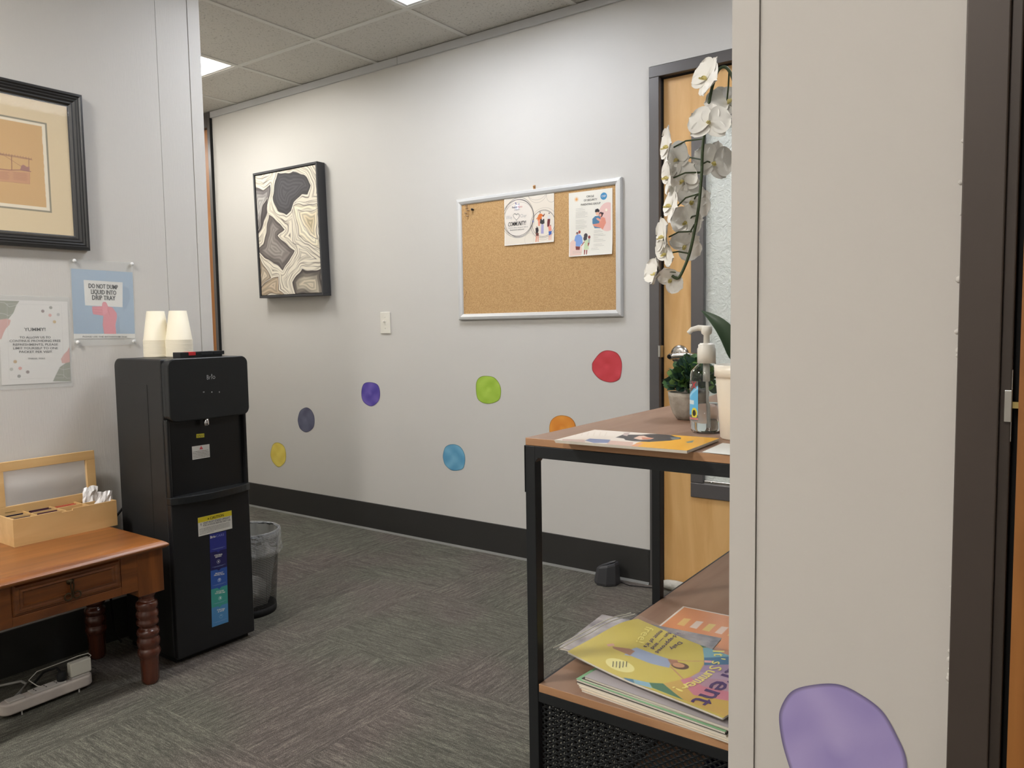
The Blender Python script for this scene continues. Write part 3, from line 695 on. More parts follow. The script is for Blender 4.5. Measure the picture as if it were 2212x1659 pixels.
# flyer one
fr, w_, h_ = sheet_frame([BZ(80,258), BZ(995,145), BZ(998,1040), BZ(88,1118)], -.0125)
f1 = thing('flyer', 'square cream community flyer with scribbled black circles on the cork board', 'flyer', fr.at(w_/2, 0))
cv = Canvas(w_, h_, 0.0012, (236,226,210)); T = lambda x, y: fr.px(*BZ(x, y))
for r_ in ((0,0,w_,.004),(0,h_-.004,w_,h_),(0,0,.004,h_),(w_-.004,0,w_,h_)): cv.poly([(r_[0],r_[1]),(r_[2],r_[1]),(r_[2],r_[3]),(r_[0],r_[3])],(244,240,230))
def ring(x, y, rx, ry, wd, c, a=1, rot=0):
    p, px_, py_ = T(x,y), T(x+rx,y), T(x,y-ry)
    cv.ell(p[0], p[1], math.hypot(px_[0]-p[0],px_[1]-p[1]), math.hypot(py_[0]-p[0],py_[1]-p[1]), c, a, wd, rot)
cv.ell(T(340,600)[0], T(340,600)[1], .075, .095, (240,232,222), .8)
for (x,y,rx,ry,wd,a) in ((330,600,285,335,.0018,1),(345,590,275,360,.0014,.8),(320,615,300,345,.001,.7),(345,640,290,330,.001,.5),(350,610,270,350,.001,.7)): ring(x,y,rx,ry,wd,(60,54,52),a)
for (x,y,rx,ry,wd,a) in ((800,700,210,245,.0014,1),(790,720,235,250,.001,.7),(810,690,250,275,.0008,.5),(800,730,220,275,.0008,.5)): ring(x,y,rx,ry,wd,(70,62,58),a)
for (x,y,rx,ry) in ((680,100,190,170),(690,120,180,200),(950,180,95,130)): ring(x,y,rx,ry,.001,(140,132,124),.7)
ring(545,1000,85,120,.0006,(150,140,130),.6)
p = T(315,400); cv.ell(p[0],p[1],.0145,.0115,(246,246,250)); cv.ell(p[0],p[1],.0148,.0118,(96,106,150),.8,.0008)
for (x,y,r_,c) in ((290,330,.0035,(120,110,160)),(350,345,.0025,(110,130,180)),(300,345,.002,(90,90,120))): p = T(x,y); cv.ell(p[0],p[1],r_,r_,c)
def pp(P, c, a=1): cv.poly([T(*p) for p in P], c, a)
def hd(x, y, r_, c): p = T(x,y); cv.ell(p[0],p[1],r_,r_*1.15,c)
pp([(700,560),(735,520),(775,530),(800,560),(760,640),(690,650)],(226,120,50)); pp([(665,620),(720,555),(725,570),(680,630)],(226,130,70)); hd(740,500,.0024,(60,34,28)); pp([(700,640),(750,630),(735,750),(705,750)],(236,150,120)); pp([(780,570),(820,520),(825,540),(795,590)],(120,60,44))
pp([(745,620),(815,620),(820,700),(780,720),(735,700)],(54,52,54)); pp([(770,570),(795,580),(790,640),(770,640)],(236,226,220)); pp([(760,720),(805,720),(805,890),(755,890)],(176,170,206))
hd(905,515,.0026,(50,34,30)); pp([(875,560),(930,560),(925,620),(880,620)],(226,224,220)); pp([(880,620),(925,620),(920,690),(905,780),(870,760),(870,680)],(112,40,44))
pp([(655,790),(700,775),(712,830),(700,880),(660,880)],(44,32,36)); pp([(660,880),(715,880),(715,935),(665,930)],(110,60,50)); pp([(665,935),(685,935),(680,1045),(660,1045)],(222,140,110)); pp([(695,935),(712,935),(715,1040),(700,1045)],(222,140,110)); hd(680,770,.0022,(50,34,34))
pp([(885,760),(940,745),(955,830),(900,850)],(230,150,130)); pp([(895,850),(950,840),(950,900),(905,925)],(60,100,180)); pp([(905,920),(920,920),(915,1010),(905,1010)],(224,150,124)); pp([(935,900),(950,900),(945,1005),(935,1005)],(224,150,124)); hd(930,740,.0024,(150,60,40))
p = T(610,665); cv.ell(p[0],p[1],.0035,.005,(96,104,170),.9)
bd = curl(w_, h_, .004)
cv.build('sheet', fr, PAPER, f1, bend=bd)
lt_ = Letters(fr, bd)
lt_.pxput('Family', *BZ(225,410), *BZ(318,398), 4.2, I['navy'], bold=.01); lt_.pxput('Roots', *BZ(338,400), *BZ(412,388), 4.2, I['red'], bold=.0)
lt_.pxput('THERAPY', *BZ(262,462), *BZ(375,448), 1.8, I['navy'])
lt_.pxput('We', *BZ(112,598), *BZ(222,592), 8, I['pale'], bold=-.01); lt_.pxput('Our', *BZ(378,565), *BZ(492,555), 7.2, I['pale'], bold=-.01)
lt_.pxput('COMMUNITY!', *BZ(155,722), *BZ(478,690), 9, I['black'], bold=.015, shear=.18)
lt_.pxput('Connect, share, and grow with us', *BZ(150,790), *BZ(515,760), 2.3, I['grey']); lt_.pxput("Everyone's welcome!", *BZ(190,828), *BZ(445,806), 2.6, I['dgrey'], bold=.02)
lt_.build(f1)
b = MB(); hp = []
for t in np.linspace(0, 2*math.pi, 28):
    hxv, hyv = 16*math.sin(t)**3, 13*math.cos(t)-5*math.cos(2*t)-2*math.cos(3*t)-math.cos(4*t)
    q = T(305+hxv*3.6, 575-hyv*4.4); hp.append(fr.at(q[0], q[1], .0012+bd(q[0],q[1])))
b.tube(hp, .0006, 5); b.build('heart_outline', I['dgrey'], f1)

# flyer two
fr, w_, h_ = sheet_frame([BZ(1270,150), BZ(2075,48), BZ(2065,1265), BZ(1270,1320)], -.0125)
f2 = thing('flyer', 'tall parenting group flyer with pink and blue figures at the right of the cork board', 'flyer', fr.at(w_/2, 0))
cv = Canvas(w_, h_, 0.0012, (242,238,226)); T = lambda x, y: fr.px(*BZ(x, y))
p = T(1975,580); cv.ell(p[0],p[1],.047,.062,(238,196,188),.9); p = T(1380,1200); cv.ell(p[0],p[1],.038,.048,(240,206,192),.9)
cv.poly([(0,0),(w_,0),(w_,.004),(.004,.004),(.004,h_),(0,h_)],(246,243,235)); cv.poly([(w_-.008,0),(w_,0),(w_,h_),(w_-.008,h_)],(244,240,230))
p = T(1908,202); cv.ell(p[0],p[1],.016,.0155,(64,146,196)); p = T(1408,262)
for k in range(10): a_ = k*math.pi/5; cv.line([p,(p[0]+.011*math.cos(a_),p[1]+.011*math.sin(a_))],.0016,(236,170,96))
cv.ell(p[0],p[1],.0055,.0055,(236,170,96))
p = T(1955,455); cv.ell(p[0],p[1],.005,.006,(250,240,220))
pp([(1700,620),(1750,570),(1830,560),(1870,640),(1850,790),(1740,790),(1700,700)],(84,132,168)); pp([(1860,580),(1930,600),(1950,690),(1890,815),(1840,780),(1740,760),(1700,720),(1820,700)],(230,150,128)); pp([(1765,610),(1800,600),(1870,640),(1840,670),(1790,640)],(236,170,150))
hd(1790,510,.0085,(240,190,160)); pp([(1745,490),(1755,445),(1800,430),(1830,460),(1825,500),(1800,490),(1760,500)],(44,40,44)); hd(1855,540,.0095,(60,36,44)); hd(1845,550,.006,(234,170,150)); hd(1890,520,.004,(60,36,44))
hd(1420,890,.0055,(60,40,46)); hd(1462,862,.006,(160,70,60)); hd(1415,900,.0035,(230,170,150))
pp([(1385,940),(1420,905),(1480,910),(1515,960),(1525,1070),(1490,1090),(1475,1130),(1395,1120),(1395,1040),(1370,1020)],(132,166,222)); pp([(1392,1125),(1478,1130),(1470,1190),(1400,1190)],(130,64,60))
hd(1578,930,.0095,(70,66,70)); hd(1568,980,.0095,(70,66,70)); pp([(1560,1020),(1620,990),(1640,1180),(1545,1190)],(206,222,180)); pp([(1550,1190),(1575,1190),(1568,1275),(1553,1275)],(150,74,66)); pp([(1590,1190),(1612,1190),(1606,1275),(1590,1275)],(150,74,66)); pp([(1495,1110),(1550,1030),(1560,1045),(1505,1120)],(170,90,76))
hd(1642,955,.006,(140,60,56)); pp([(1625,985),(1660,985),(1650,1060),(1622,1060)],(170,180,170)); pp([(1618,1060),(1650,1060),(1630,1120),(1618,1115)],(150,74,66))
bd = curl(w_, h_, .006, 1); cv.build('sheet', fr, PAPER, f2, bend=bd)
lt_ = Letters(fr, bd)
lt_.pxput('CIRCLE', *BZ(1592,210), *BZ(1728,198), 4.2, I['dgrey'], bold=.01); lt_.pxput('OF SECURITY', *BZ(1542,282), *BZ(1790,258), 4.2, I['dgrey'], bold=.01); lt_.pxput('PARENTING GROUP', *BZ(1490,362), *BZ(1850,328), 4.2, I['dgrey'], bold=.01)
lt_.pxput('COSP', *BZ(1868,206), *BZ(1948,196), 4.4, I['white'], bold=.02)
def rowpx(y0, n, x0, x1, dy=27): return [(T(x0, y0+dy*k-0.05*0)[0], T(x0, y0+dy*k)[1], T(x0+(x1-x0)*(1 if k % 3 else .8), y0+dy*k)[0]) for k in range(n)]
rows = rowpx(440,2,1395,1560)+rowpx(500,5,1395,1610,25)+rowpx(655,3,1395,1590)+rowpx(745,4,1395,1600,22)+rowpx(840,2,1730,1885)+rowpx(910,2,1725,1945)+rowpx(972,1,1725,1830)+rowpx(1010,2,1725,1945)+rowpx(1095,2,1725,1920)+rowpx(1165,2,1680,1830)+rowpx(1222,2,1340,1510)
lt_.lines(rows, .0009, mat('ink text grey', (160,158,152), .6)); lt_.build(f2, split=.016)

# ================================================================== LEFT PARTITION THINGS (facing +x)
PX_ = (1,0,0)
def lframe(x): return Frame((x, 0, 0), (0,1,0), (0,0,1), PX_)
def AZ1(x, y): return (x*560/2212, 540+y*560/2212)
film = mat('laminating film', (235,238,236), .12, alpha=.16, spec=.6)
# refreshment notice
fr, w_, h_ = sheet_frame([(-2.5,647.5),(145.6,651.4),(153,825),(2.0,831.8)], X_L+.0016, (0,1,0), PX_)
yn = thing('notice', 'laminated white notice about free refreshments with sage and pink corners', 'notice', fr.at(w_/2, 0))
cv = Canvas(w_, h_, 0.0014, (236,233,228)); T = lambda x, y: fr.px(*AZ1(x, y))
SG, PK = (146,149,128), (222,166,156)
pp([(-20,430),(165,435),(140,470),(115,535),(70,590),(-20,605)],SG); pp([(-20,598),(60,585),(92,600),(80,640),(50,670),(30,710),(12,760),(-20,770)],PK)
pp([(600,810),(600,968),(530,965),(520,930),(545,890),(575,860)],PK); pp([(620,950),(620,1122),(452,1120),(480,1060),(510,1000),(560,965)],SG)
for P in ([(0,445),(40,450),(80,485),(140,470)],[(0,540),(40,545),(70,562),(95,550)],[(500,1010),(540,1020),(600,1010)],[(480,1060),(540,1065),(570,1095),(600,1092)]): cv.line([T(*p) for p in P],.0012,(226,224,214),.8)
for x,y,r_,c in ((365,522,.0052,(150,132,128)),(433,492,.0052,(158,158,148)),(427,557,.0052,(226,170,160)),(497,551,.0052,(196,192,190)),(465,613,.0052,(214,182,120)),(130,953,.0054,(200,166,110)),(97,1018,.0054,(190,190,180)),(172,1010,.0054,(226,160,150)),(237,1041,.0054,(146,128,124)),(163,1077,.0054,(150,150,144))):
    p = T(x,y); cv.ell(p[0],p[1],r_,r_,c)
cv.line([T(60,458),T(525,470),T(545,1090),T(80,1105),T(60,458)],.0008,(206,204,200),.8)
cv.build('sheet', fr, PAPER, yn); G_ = mat('ink charcoal', (96,96,94), .6)
lt_ = Letters(fr)
for t, x0, x1, y, hp_ in (('YUMMY!',205,387,678,7.2),('TO ALLOW US TO',166,432,746,4.6),('CONTINUE PROVIDING FREE',80,516,776,4.6),('REFRESHMENTS, PLEASE',110,493,807,4.6),('LIMIT YOURSELF TO ONE',112,493,838,4.6),('PACKET PER VISIT.',163,450,869,4.6)):
    lt_.pxput(t, *AZ1(x0,y), *AZ1(x1,y-1), hp_, G_, bold=.025)
lt_.pxput('THANK YOU!', *AZ1(237,926), *AZ1(383,925), 3.6, mat('ink mid grey', (150,150,146), .6), bold=.02)
lt_.build(yn)
b = MB(); b.obox(fr.at(-.012,-.016,.0004), fr.u*(w_+.018), fr.v*(h_+.032), fr.n*.0006); b.build('laminate_film', film, yn)
# drip tray notice
fr, w_, h_ = sheet_frame([AZ1(603,158),AZ1(1130,190),AZ1(1153,753),AZ1(633,756)], X_L+.0016, (0,1,0), PX_)
dn = thing('notice', 'laminated blue notice of a pink hand holding a card, above the water cooler', 'notice', fr.at(w_/2, 0))
cv = Canvas(w_, h_, 0.0012, (150,178,204)); T = lambda x, y: fr.px(*AZ1(x, y))
g_ = np.clip(cv.V/h_, 0, 1)[..., None]; cv.A = cv.A*(1-.5*g_)+np.array((176,200,220.))*.5*g_
pp([(1047,300),(1100,330),(1110,420),(1080,500),(1047,520)],(132,162,190),.6); pp([(990,640),(1015,560),(1025,700),(1000,715)],(132,160,188),.6)
pp([(600,715),(1160,715),(1160,760),(600,760)],(236,234,228))
pp([(713,255),(1046,276),(1046,488),(726,472)],(240,238,232))
PKH = (232,128,144)
pp([(785,482),(870,480),(873,455),(882,443),(900,443),(912,458),(922,482),(960,490),(996,540),(998,575),(985,640),(992,716),(890,716),(876,640),(882,562),(850,556),(795,548),(788,520)],PKH)
pp([(873,455),(882,443),(900,443),(912,458),(918,500),(915,540),(890,552),(876,540)],(240,142,156)); cv.line([T(785,505),T(870,512)],.0012,(196,92,112),.8); cv.line([T(790,528),T(872,535)],.0012,(196,92,112),.8); cv.line([T(918,500),T(935,555)],.0012,(190,84,104),.8); cv.line([T(883,562),T(878,640),T(890,714)],.0012,(205,100,118),.7)
cv.build('sheet', fr, PAPER, dn)
lt_ = Letters(fr)
for t, x0, y0, x1, y1 in (('DO NOT DUMP',756,305,1005,318),('LIQUID INTO',776,355,991,366),('DRIP TRAY',786,405,984,411)): lt_.pxput(t, *AZ1(x0,y0), *AZ1(x1,y1), 9.6, I['black'], bold=.03)
lt_.pxput('PLEASE USE THE BATHROOM SINK', *AZ1(705,739), *AZ1(1086,741), 3.1, G_, bold=.02); lt_.build(dn, split=.02)
fr2, w2, h2 = sheet_frame([(151,561),(287,566),(292.5,745),(158.5,747)], X_L+.0016, (0,1,0), PX_)
b = MB(); b.obox(fr2.at(0,0,.0004), fr2.u*w2, fr2.v*h2, fr2.n*.0006); b.build('laminate_film', film, dn)
for (x, y), lb in zip(((629,92),(1121,121),(658,788),(1137,780)), ('top left','top right','bottom left','bottom right')):
    q = hx(*AZ1(x, y), X_L+.004); b = MB(); b.lathe((X_L+.001, q[1], q[2]), [(.003,0),(.003,.005),(.0062,.0055),(.0066,.009),(.005,.011)], 18, axis=(1,0,0))
    tag(b.build('push_pin', mat('white pin plastic', (236,236,234), .25)), f'white push pin holding the {lb} corner of the blue drip tray notice', 'push pin', 'white push pins of the blue notice')

# framed drawing
XF = X_L+.026; fr = lframe(XF)
P = [fr.px(*p) for p in ((180.2,207.6),(195.5,543.7))]; yR = (P[0][0]+P[1][0])/2; zT, zB = P[0][1], P[1][1]
yLf = yR-0.78; zT += .004; zB += .004
pf = thing('framed_drawing', 'framed sepia bridge drawing in a cream mat and ridged black frame', 'picture', (X_L, (yR+yLf)/2, zB))
b = MB(); prof = [(0,0.0005),(0,.020),(.003,.026),(.010,.0275),(.014,.023),(.018,.0245),(.023,.021),(.027,.0225),(.033,.018),(.038,.0185),(.044,.011),(.048,.010),(.048,.002)]
cor = [((yLf,zB),(1,1)),((yR,zB),(-1,1)),((yR,zT),(-1,-1)),((yLf,zT),(1,-1))]
for i in range(4):
    (p0,s0),(p1,s1) = cor[i], cor[(i+1) % 4]; vs = [(X_L+h_, p[0]+s_[0]*u, p[1]+s_[1]*u) for (p, s_) in ((p0,s0),(p1,s1)) for u, h_ in prof]
    n = len(prof); b.add(vs, [(j, j+1, n+j+1, n+j) for j in range(n-1)], 0, False)
b.build('frame', mat('ridged black frame', (48,48,48), .35, bump=.3, bscale=50, bstretch=(1,1,12)), pf, fix=True)
fr = Frame((X_L+.009, yLf+.04, zB+.04), (0,1,0), (0,0,1), PX_); w_, h_ = yR-yLf-.08, zT-zB-.08
cv = Canvas(w_, h_, 0.0014, (226,206,166)); T = lambda x, y: fr.px(x*130/899, 240+y*130/899)
tr_, br_ = T(705,200), T(768,1520); ur = (tr_[0]+br_[0])/2; vt, vb = tr_[1]+.004, br_[1]; ul = w_-ur
R = lambda i, c: cv.poly([(ul+i,vb+i),(ur-i,vb+i),(ur-i,vt-i),(ul+i,vt-i)], c)
R(0,(142,134,112)); R(.0055,(238,228,204))
edge = []
for k in range(40): edge.append((ur-.0165+random.uniform(-.0009,.0009), vb+.016+(vt-vb-.030)*k/39))
cv.poly([(ul+.014,vb+.016)]+edge+[(ul+.014,vt-.014)], (212,172,114))
mm_ = (0.5+0.5*np.sin(cv.U*9+2)*np.sin(cv.V*11+1))[..., None]; inner = ((cv.U > ul+.016)&(cv.U < ur-.018)&(cv.V > vb+.018)&(cv.V < vt-.016))[..., None]
cv.A = np.where(inner, cv.A*(1-.12*mm_)+np.array((220,186,134.))*.12*mm_, cv.A)
BR = (128,84,70)
cv.line([T(0,635),T(120,655),T(300,685),T(470,718)],.0016,BR); cv.line([T(0,650),T(470,728)],.0008,BR)
for k in range(12):
    p = T(10+k*42, 632+k*7.2); cv.line([(p[0],p[1]),(p[0],p[1]+.0035)],.0008,BR,.8); cv.line([(p[0]-.0008,p[1]-.003),(p[0]+.003,p[1]-.0045)],.0008,BR,.8)
cv.line([T(172,670),T(176,875)],.0022,(140,92,66)); cv.line([T(430,722),T(430,830)],.0014,BR); cv.line([T(0,640),T(50,655),T(300,815),T(440,905)],.0008,(140,92,66)); cv.line([T(0,866),T(140,880),T(300,880),T(460,905)],.0022,(140,80,76))
cv.poly([T(*p) for p in ((300,880),(320,815),(345,800),(375,815),(395,832),(425,832),(440,830),(445,905))],(160,112,104),.9)
cv.poly([T(*p) for p in ((-10,880),(170,890),(445,915),(445,1090),(180,1060),(-10,1045))],(200,142,112),.6)
for k in range(7): cv.line([T(200,915+k*17),T(415-random.uniform(0,30),940+k*17)],.001,(160,104,84),.6); cv.line([T(0,905+k*17),T(140-random.uniform(0,30),920+k*17)],.001,(160,104,84),.6)
cv.line([T(445,915),T(445,1090),T(180,1062),T(0,1045)],.0008,(170,116,90),.7)
cv.line([T(-400,600),T(0,640)],.0016,BR); cv.line([T(-900,640),T(-400,600)],.0016,BR); cv.line([T(-900,860),T(0,866)],.0022,(140,80,76))
cv.build('matted_print', fr, print_mat('framed paper print', .7), pf)
b = MB(); b.box(X_L+.001, X_L+.0085, yLf+.01, yR-.01, zB+.01, zT-.01); b.build('backing_board', mat('kraft backing', (150,120,80), .8), pf)
b = MB(); b.box(X_L+.0115, X_L+.013, yLf+.043, yR-.043, zB+.043, zT-.043); b.build('picture_glass', mat('picture glass', (255,255,255), .02, alpha=.04, spec=.5), pf)

# ================================================================== SIDE TABLE
TXF, TXB, TYR, TYL, TZ = -2.318, -2.795, -1.700, -2.300, .470
WT = wood('honey brown tabletop', (158,98,46), (120,70,30), axis=1, rough=.34, coat=.25, rings=14)
WD = wood('dark honey apron', (138,80,34), (96,52,22), axis=1, rough=.3, coat=.4, rings=14)
WL = wood('dark turned walnut', (98,50,32), (70,34,24), axis=2, rough=.22, coat=.6, rings=14)
WDV = wood('dark honey leg block', (138,80,34), (96,52,22), axis=2, rough=.3, coat=.3, rings=14)
tb = thing('side_table', 'honey brown wooden side table with a drawer and turned legs by the partition', 'table', ((TXF+TXB)/2, (TYR+TYL)/2, 0))
b = MB(); xs_ = [TXB, TXF]; r = .018
prof = [(-.014,.443),(-.006,.446),(-.0005,.4515),(0,.4555),(-.0015,.458),(-.006,.4622),(-.014,.4672),(-.024,TZ)]
outline = lambda o: [(TXB-o*0, TYL-o), (TXF+o, TYL-o), (TXF+o, TYR+o), (TXB, TYR+o)]
vs = []; 
for o_, z in prof: vs += [(x, y, z) for x, y in outline(o_)]
fs = []
for j in range(len(prof)-1):
    for i in range(4): k = (i+1) % 4; fs.append((j*4+i, j*4+k, (j+1)*4+k, (j+1)*4+i))
fs += [(3,2,1,0), tuple(range((len(prof)-1)*4, len(prof)*4))]
b.add(vs, fs, 0); b.build('tabletop', WT, tb, bevel=.0015)
AX = -2.352
b = MB(); az0, az1 = .322, .446
dy0, dy1, dz0, dz1 = -2.145, -1.845, .352, .440
b.box(AX-.02, AX-.004, -2.23, -1.785, az0, az1); b.box(AX-.02, AX-.001, -2.23, dy0-.003, az0, az1); b.box(AX-.02, AX-.001, dy1+.003, -1.785, az0, az1); b.box(AX-.02, AX-.001, dy0-.003, dy1+.003, az0, dz0-.003)
b.box(-2.735, AX-.03, TYR-.045, TYR-.028, az0, az1); b.box(-2.735, AX-.03, TYL+.028, TYL+.045, az0, az1); b.box(-2.765, -2.75, -2.23, -1.77, az0, az1)
b.build('apron', WD, tb, bevel=.0015)
b = MB(); b.box(AX-.018, AX+.001, dy0, dy1, dz0, dz1)
prof = [(0,.001),(.004,.007),(.010,.008),(.014,.004),(.020,.006),(.024,.001)]
cor = [((dy0+.003,dz0+.003),(1,1)),((dy1-.003,dz0+.003),(-1,1)),((dy1-.003,dz1-.003),(-1,-1)),((dy0+.003,dz1-.003),(1,-1))]
for i in range(4):
    (p0,s0),(p1,s1) = cor[i], cor[(i+1) % 4]; vs = [(AX+h_, p[0]+s_[0]*u, p[1]+s_[1]*u) for (p, s_) in ((p0,s0),(p1,s1)) for u, h_ in prof]
    n = len(prof); b.add(vs, [(j, j+1, n+j+1, n+j) for j in range(n-1)], 0, False)
dr = b.build('drawer', WD, tb, fix=True)
hy_, hz_ = -1.993, .405; b = MB(); hxp = AX+.004
b.lathe((AX, hy_, hz_+.006), [(.011,0),(.011,.003),(.006,.005),(.005,.012)], 16, axis=(1,0,0))
for s in (-1, 1):
    pts = [(hxp+.009, hy_, hz_+.008)]
    for t in np.linspace(0, 1, 10): pts.append((hxp+.010, hy_+s*(.002+.004*math.sin(t*math.pi)*(1-t)), hz_+.006-t*.034))
    for t in np.linspace(0, 2*math.pi*.86, 16): pts.append((hxp+.010, hy_+s*(.0125-.0105*math.cos(t)), hz_-.036-.010*math.sin(t)))
    b.tube(pts, .0022, 8)
b.build('drawer_pull', mat('antique bronze pull', (74,62,44), .4, .8), dr)
def leg(x, y):
    b = MB(); s = .0425; b.box(x-s*.82, x+s*.82, y-s, y+s, .300, .444)
    zp = [(.023,0),(.027,.012),(.0275,.06),(.0285,.083),(.030,.089),(.0335,.095),(.035,.105),(.0325,.114),(.030,.118),(.031,.122),(.0345,.131),(.035,.143),(.031,.152),(.0295,.156),(.033,.161),(.0345,.170),(.032,.178),(.026,.183),(.025,.189),(.030,.193),(.0335,.199),(.0335,.206),(.030,.2125),(.0305,.217),(.0335,.224),(.0335,.233),(.030,.240),(.029,.244),(.0325,.251),(.0335,.260),(.031,.269),(.024,.273),(.023,.283),(.030,.293),(.034,.301)]
    b.m = [1]*len(b.f); b.lathe((x, y, 0), [(r_, z) for r_, z in zp], 36); return b.build('leg', [WL, WDV], tb, bevel=.002)
for x, y in ((-2.386,-1.748),(-2.386,-2.252),(-2.728,-1.748),(-2.728,-2.252)): leg(x, y)
# legs' square blocks carry the lighter stain of the apron
# ================================================================== TEA BOX
BM = wood('bamboo', (224,188,132), (206,166,110), axis=1, rough=.42, rings=7, planks=0)
BX0, BX1, BY0, BY1, BZ0, BZ1 = -2.783, -2.648, -2.018, -1.694, TZ, TZ+.087
tbx = thing('tea_box', 'open bamboo tea box with divided compartments on the side table', 'box', ((BX0+BX1)/2, (BY0+BY1)/2, BZ0))
b = MB(); t = .007
b.box(BX0, BX1, BY0, BY1, BZ0, BZ0+.006)
b.box(BX1-t, BX1, BY0, BY1, BZ0+.006, BZ1-.006); nc = (BY0+BY1)/2
b.box(BX1-t, BX1, BY0, nc-.018, BZ1-.006, BZ1); b.box(BX1-t, BX1, nc+.018, BY1, BZ1-.006, BZ1)
b.box(BX0, BX0+t, BY0, BY1, BZ0+.006, BZ1); b.box(BX0+t, BX1-t, BY0, BY0+t, BZ0+.006, BZ1); b.box(BX0+t, BX1-t, BY1-t, BY1, BZ0+.006, BZ1)
b.build('body', BM, tbx)
b = MB(); mx = (BX0+BX1)/2
b.box(mx-.002, mx+.002, BY0+t, BY1-t, BZ0+.006, BZ1-.003)
for k in (1,2,3): y = BY0+(BY1-BY0)*k/4; b.box(BX0+t, BX1-t, y-.002, y+.002, BZ0+.006, BZ1-.004)
b.build('divider', BM, tbx, bevel=.0005)
# lid leaning back against the wall
la = math.radians(82); dv = np.array((-math.cos(la)*0.25, 0, math.sin(la))); dv /= np.linalg.norm(dv); dn_ = np.array((dv[2], 0, -dv[0]))
LH = .175; o = np.array((BX0-.004, BY0+.002, BZ1-.012)); rw = .030; lw_ = BY1-BY0-.004; th = .014; yv = np.array((0,1,0))
b = MB()
for (a0_, c0_, a1_, c1_) in ((0,0,lw_,rw),(0,LH-rw,lw_,LH),(0,rw,rw,LH-rw),(lw_-rw,rw,lw_,LH-rw)):
    b.obox(o+yv*a0_+dv*c0_, yv*(a1_-a0_), dv*(c1_-c0_), dn_*th)
lid = b.build('lid', BM, tbx, bevel=.001)
b = MB(); b.obox(o+yv*(rw-.002)+dv*(rw-.002)+dn_*.006, yv*(lw_-2*rw+.004), dv*(LH-2*rw+.004), dn_*.002); b.build('lid_window', mat('clear acrylic', (250,250,250), .05, alpha=.14, spec=.5), lid)
for yh in (BY0+.028, BY1-.055):
    b = MB(); b.tube([(BX0+.003, yh, BZ1+.001),(BX0+.003, yh+.030, BZ1+.001)], .0032, 10); b.box(BX0+.002, BX0+.010, yh, yh+.03, BZ1, BZ1+.0012); b.build('hinge', mat('brass hinge', (190,176,120), .3, .9), tbx)
# packets in the compartments
cy_ = [(BY0+(BY1-BY0)*k/4+.003, BY0+(BY1-BY0)*(k+1)/4-.003) for k in range(4)]
def packets(lab, cells, rgb, zt, grp, cat='tea bag'):
    for i, (fx, k) in enumerate(cells):
        x0 = (mx+.004, BX1-t-.002) if fx else (BX0+t+.002, mx-.004); y0, y1 = cy_[k]
        for j in range(3):
            xx = x0[0]+(x0[1]-x0[0])*(.28+.2*j); b = MB(); nU = 6
            b.obox((xx-.002, y0+.006+random.uniform(0,.004), BZ0+.007), (.004,0,0), (.001*random.uniform(-1,1), y1-y0-.014, 0), (random.uniform(-.004,.004),0,zt-BZ0-.007-random.uniform(0,.003)))
            tag(b.build('tea_bag', mat('sachet '+lab[:5]+str(rgb[0]), rgb, .4), bevel=.001), f'{lab} tea sachet standing in a compartment of the tea box', 'tea bag', grp+' in one compartment of the tea box')
packets('dark purple', [(1,0)], (52,26,44), BZ1-.005, 'near left sachets'); packets('dark plum', [(1,1)], (70,24,40), BZ1-.005, 'near middle sachets')
packets('black', [(0,0)], (40,28,40), BZ1-.005, 'far left sachets'); packets('wine dark', [(0,1)], (58,22,40), BZ1-.005, 'far middle sachets'); packets('coral red', [(0,2)], (200,96,70), BZ1-.005, 'far right sachets')
def crumple(c, w_, h_, d_, lab, seedv, lean, rgb=(240,238,238)):
    r = np.random.RandomState(seedv); nx, nz = 9, 9; b = MB()
    def P(u, v, s):
        q = np.array(c) + np.array((0, (u-.5)*w_*(1-.22*v) + lean[1]*v, v*h_+lean[2]*v*0)) + np.array((lean[0]*v,0,0))
        j = r.uniform(-1,1,3)*np.array((.004,.003,.003)); q = q+j
        q[0] += s*d_*(math.sin(u*math.pi)**.6)*(1-abs(v-.45)*1.3); return q
    for s in (-1, 1):
        G = [[P(i/(nx-1), k/(nz-1), s) for i in range(nx)] for k in range(nz)]
        if s == -1: G0 = G
        else:
            for k in range(nz): G[k][0] = G0[k][0]; G[k][-1] = G0[k][-1]
            G[-1] = G0[-1]; G[0] = G0[0]
        vs = [p for row in G for p in row]
        b.add(vs, [(k*nx+i, k*nx+i+1, (k+1)*nx+i+1, (k+1)*nx+i) for k in range(nz-1) for i in range(nx-1)], 0, False)
    return tag(b.build('creamer_packet', mat('crumpled foil paper', rgb, .35, .05), fix=True), lab, 'packet', 'foil packets at the right end of the tea box')
y0, y1 = cy_[3]
crumple((BX0+.040, (y0+y1)/2-.003, BZ0+.012), 0.064, .118, .014, 'crumpled white foil packet in the back right compartment of the tea box', 3, (-.004,.006,0))
crumple((BX1-.036, (y0+y1)/2+.004, BZ0+.012), .066, .106, .014, 'crumpled white foil packet in the front right compartment of the tea box', 5, (.004,.014,0))

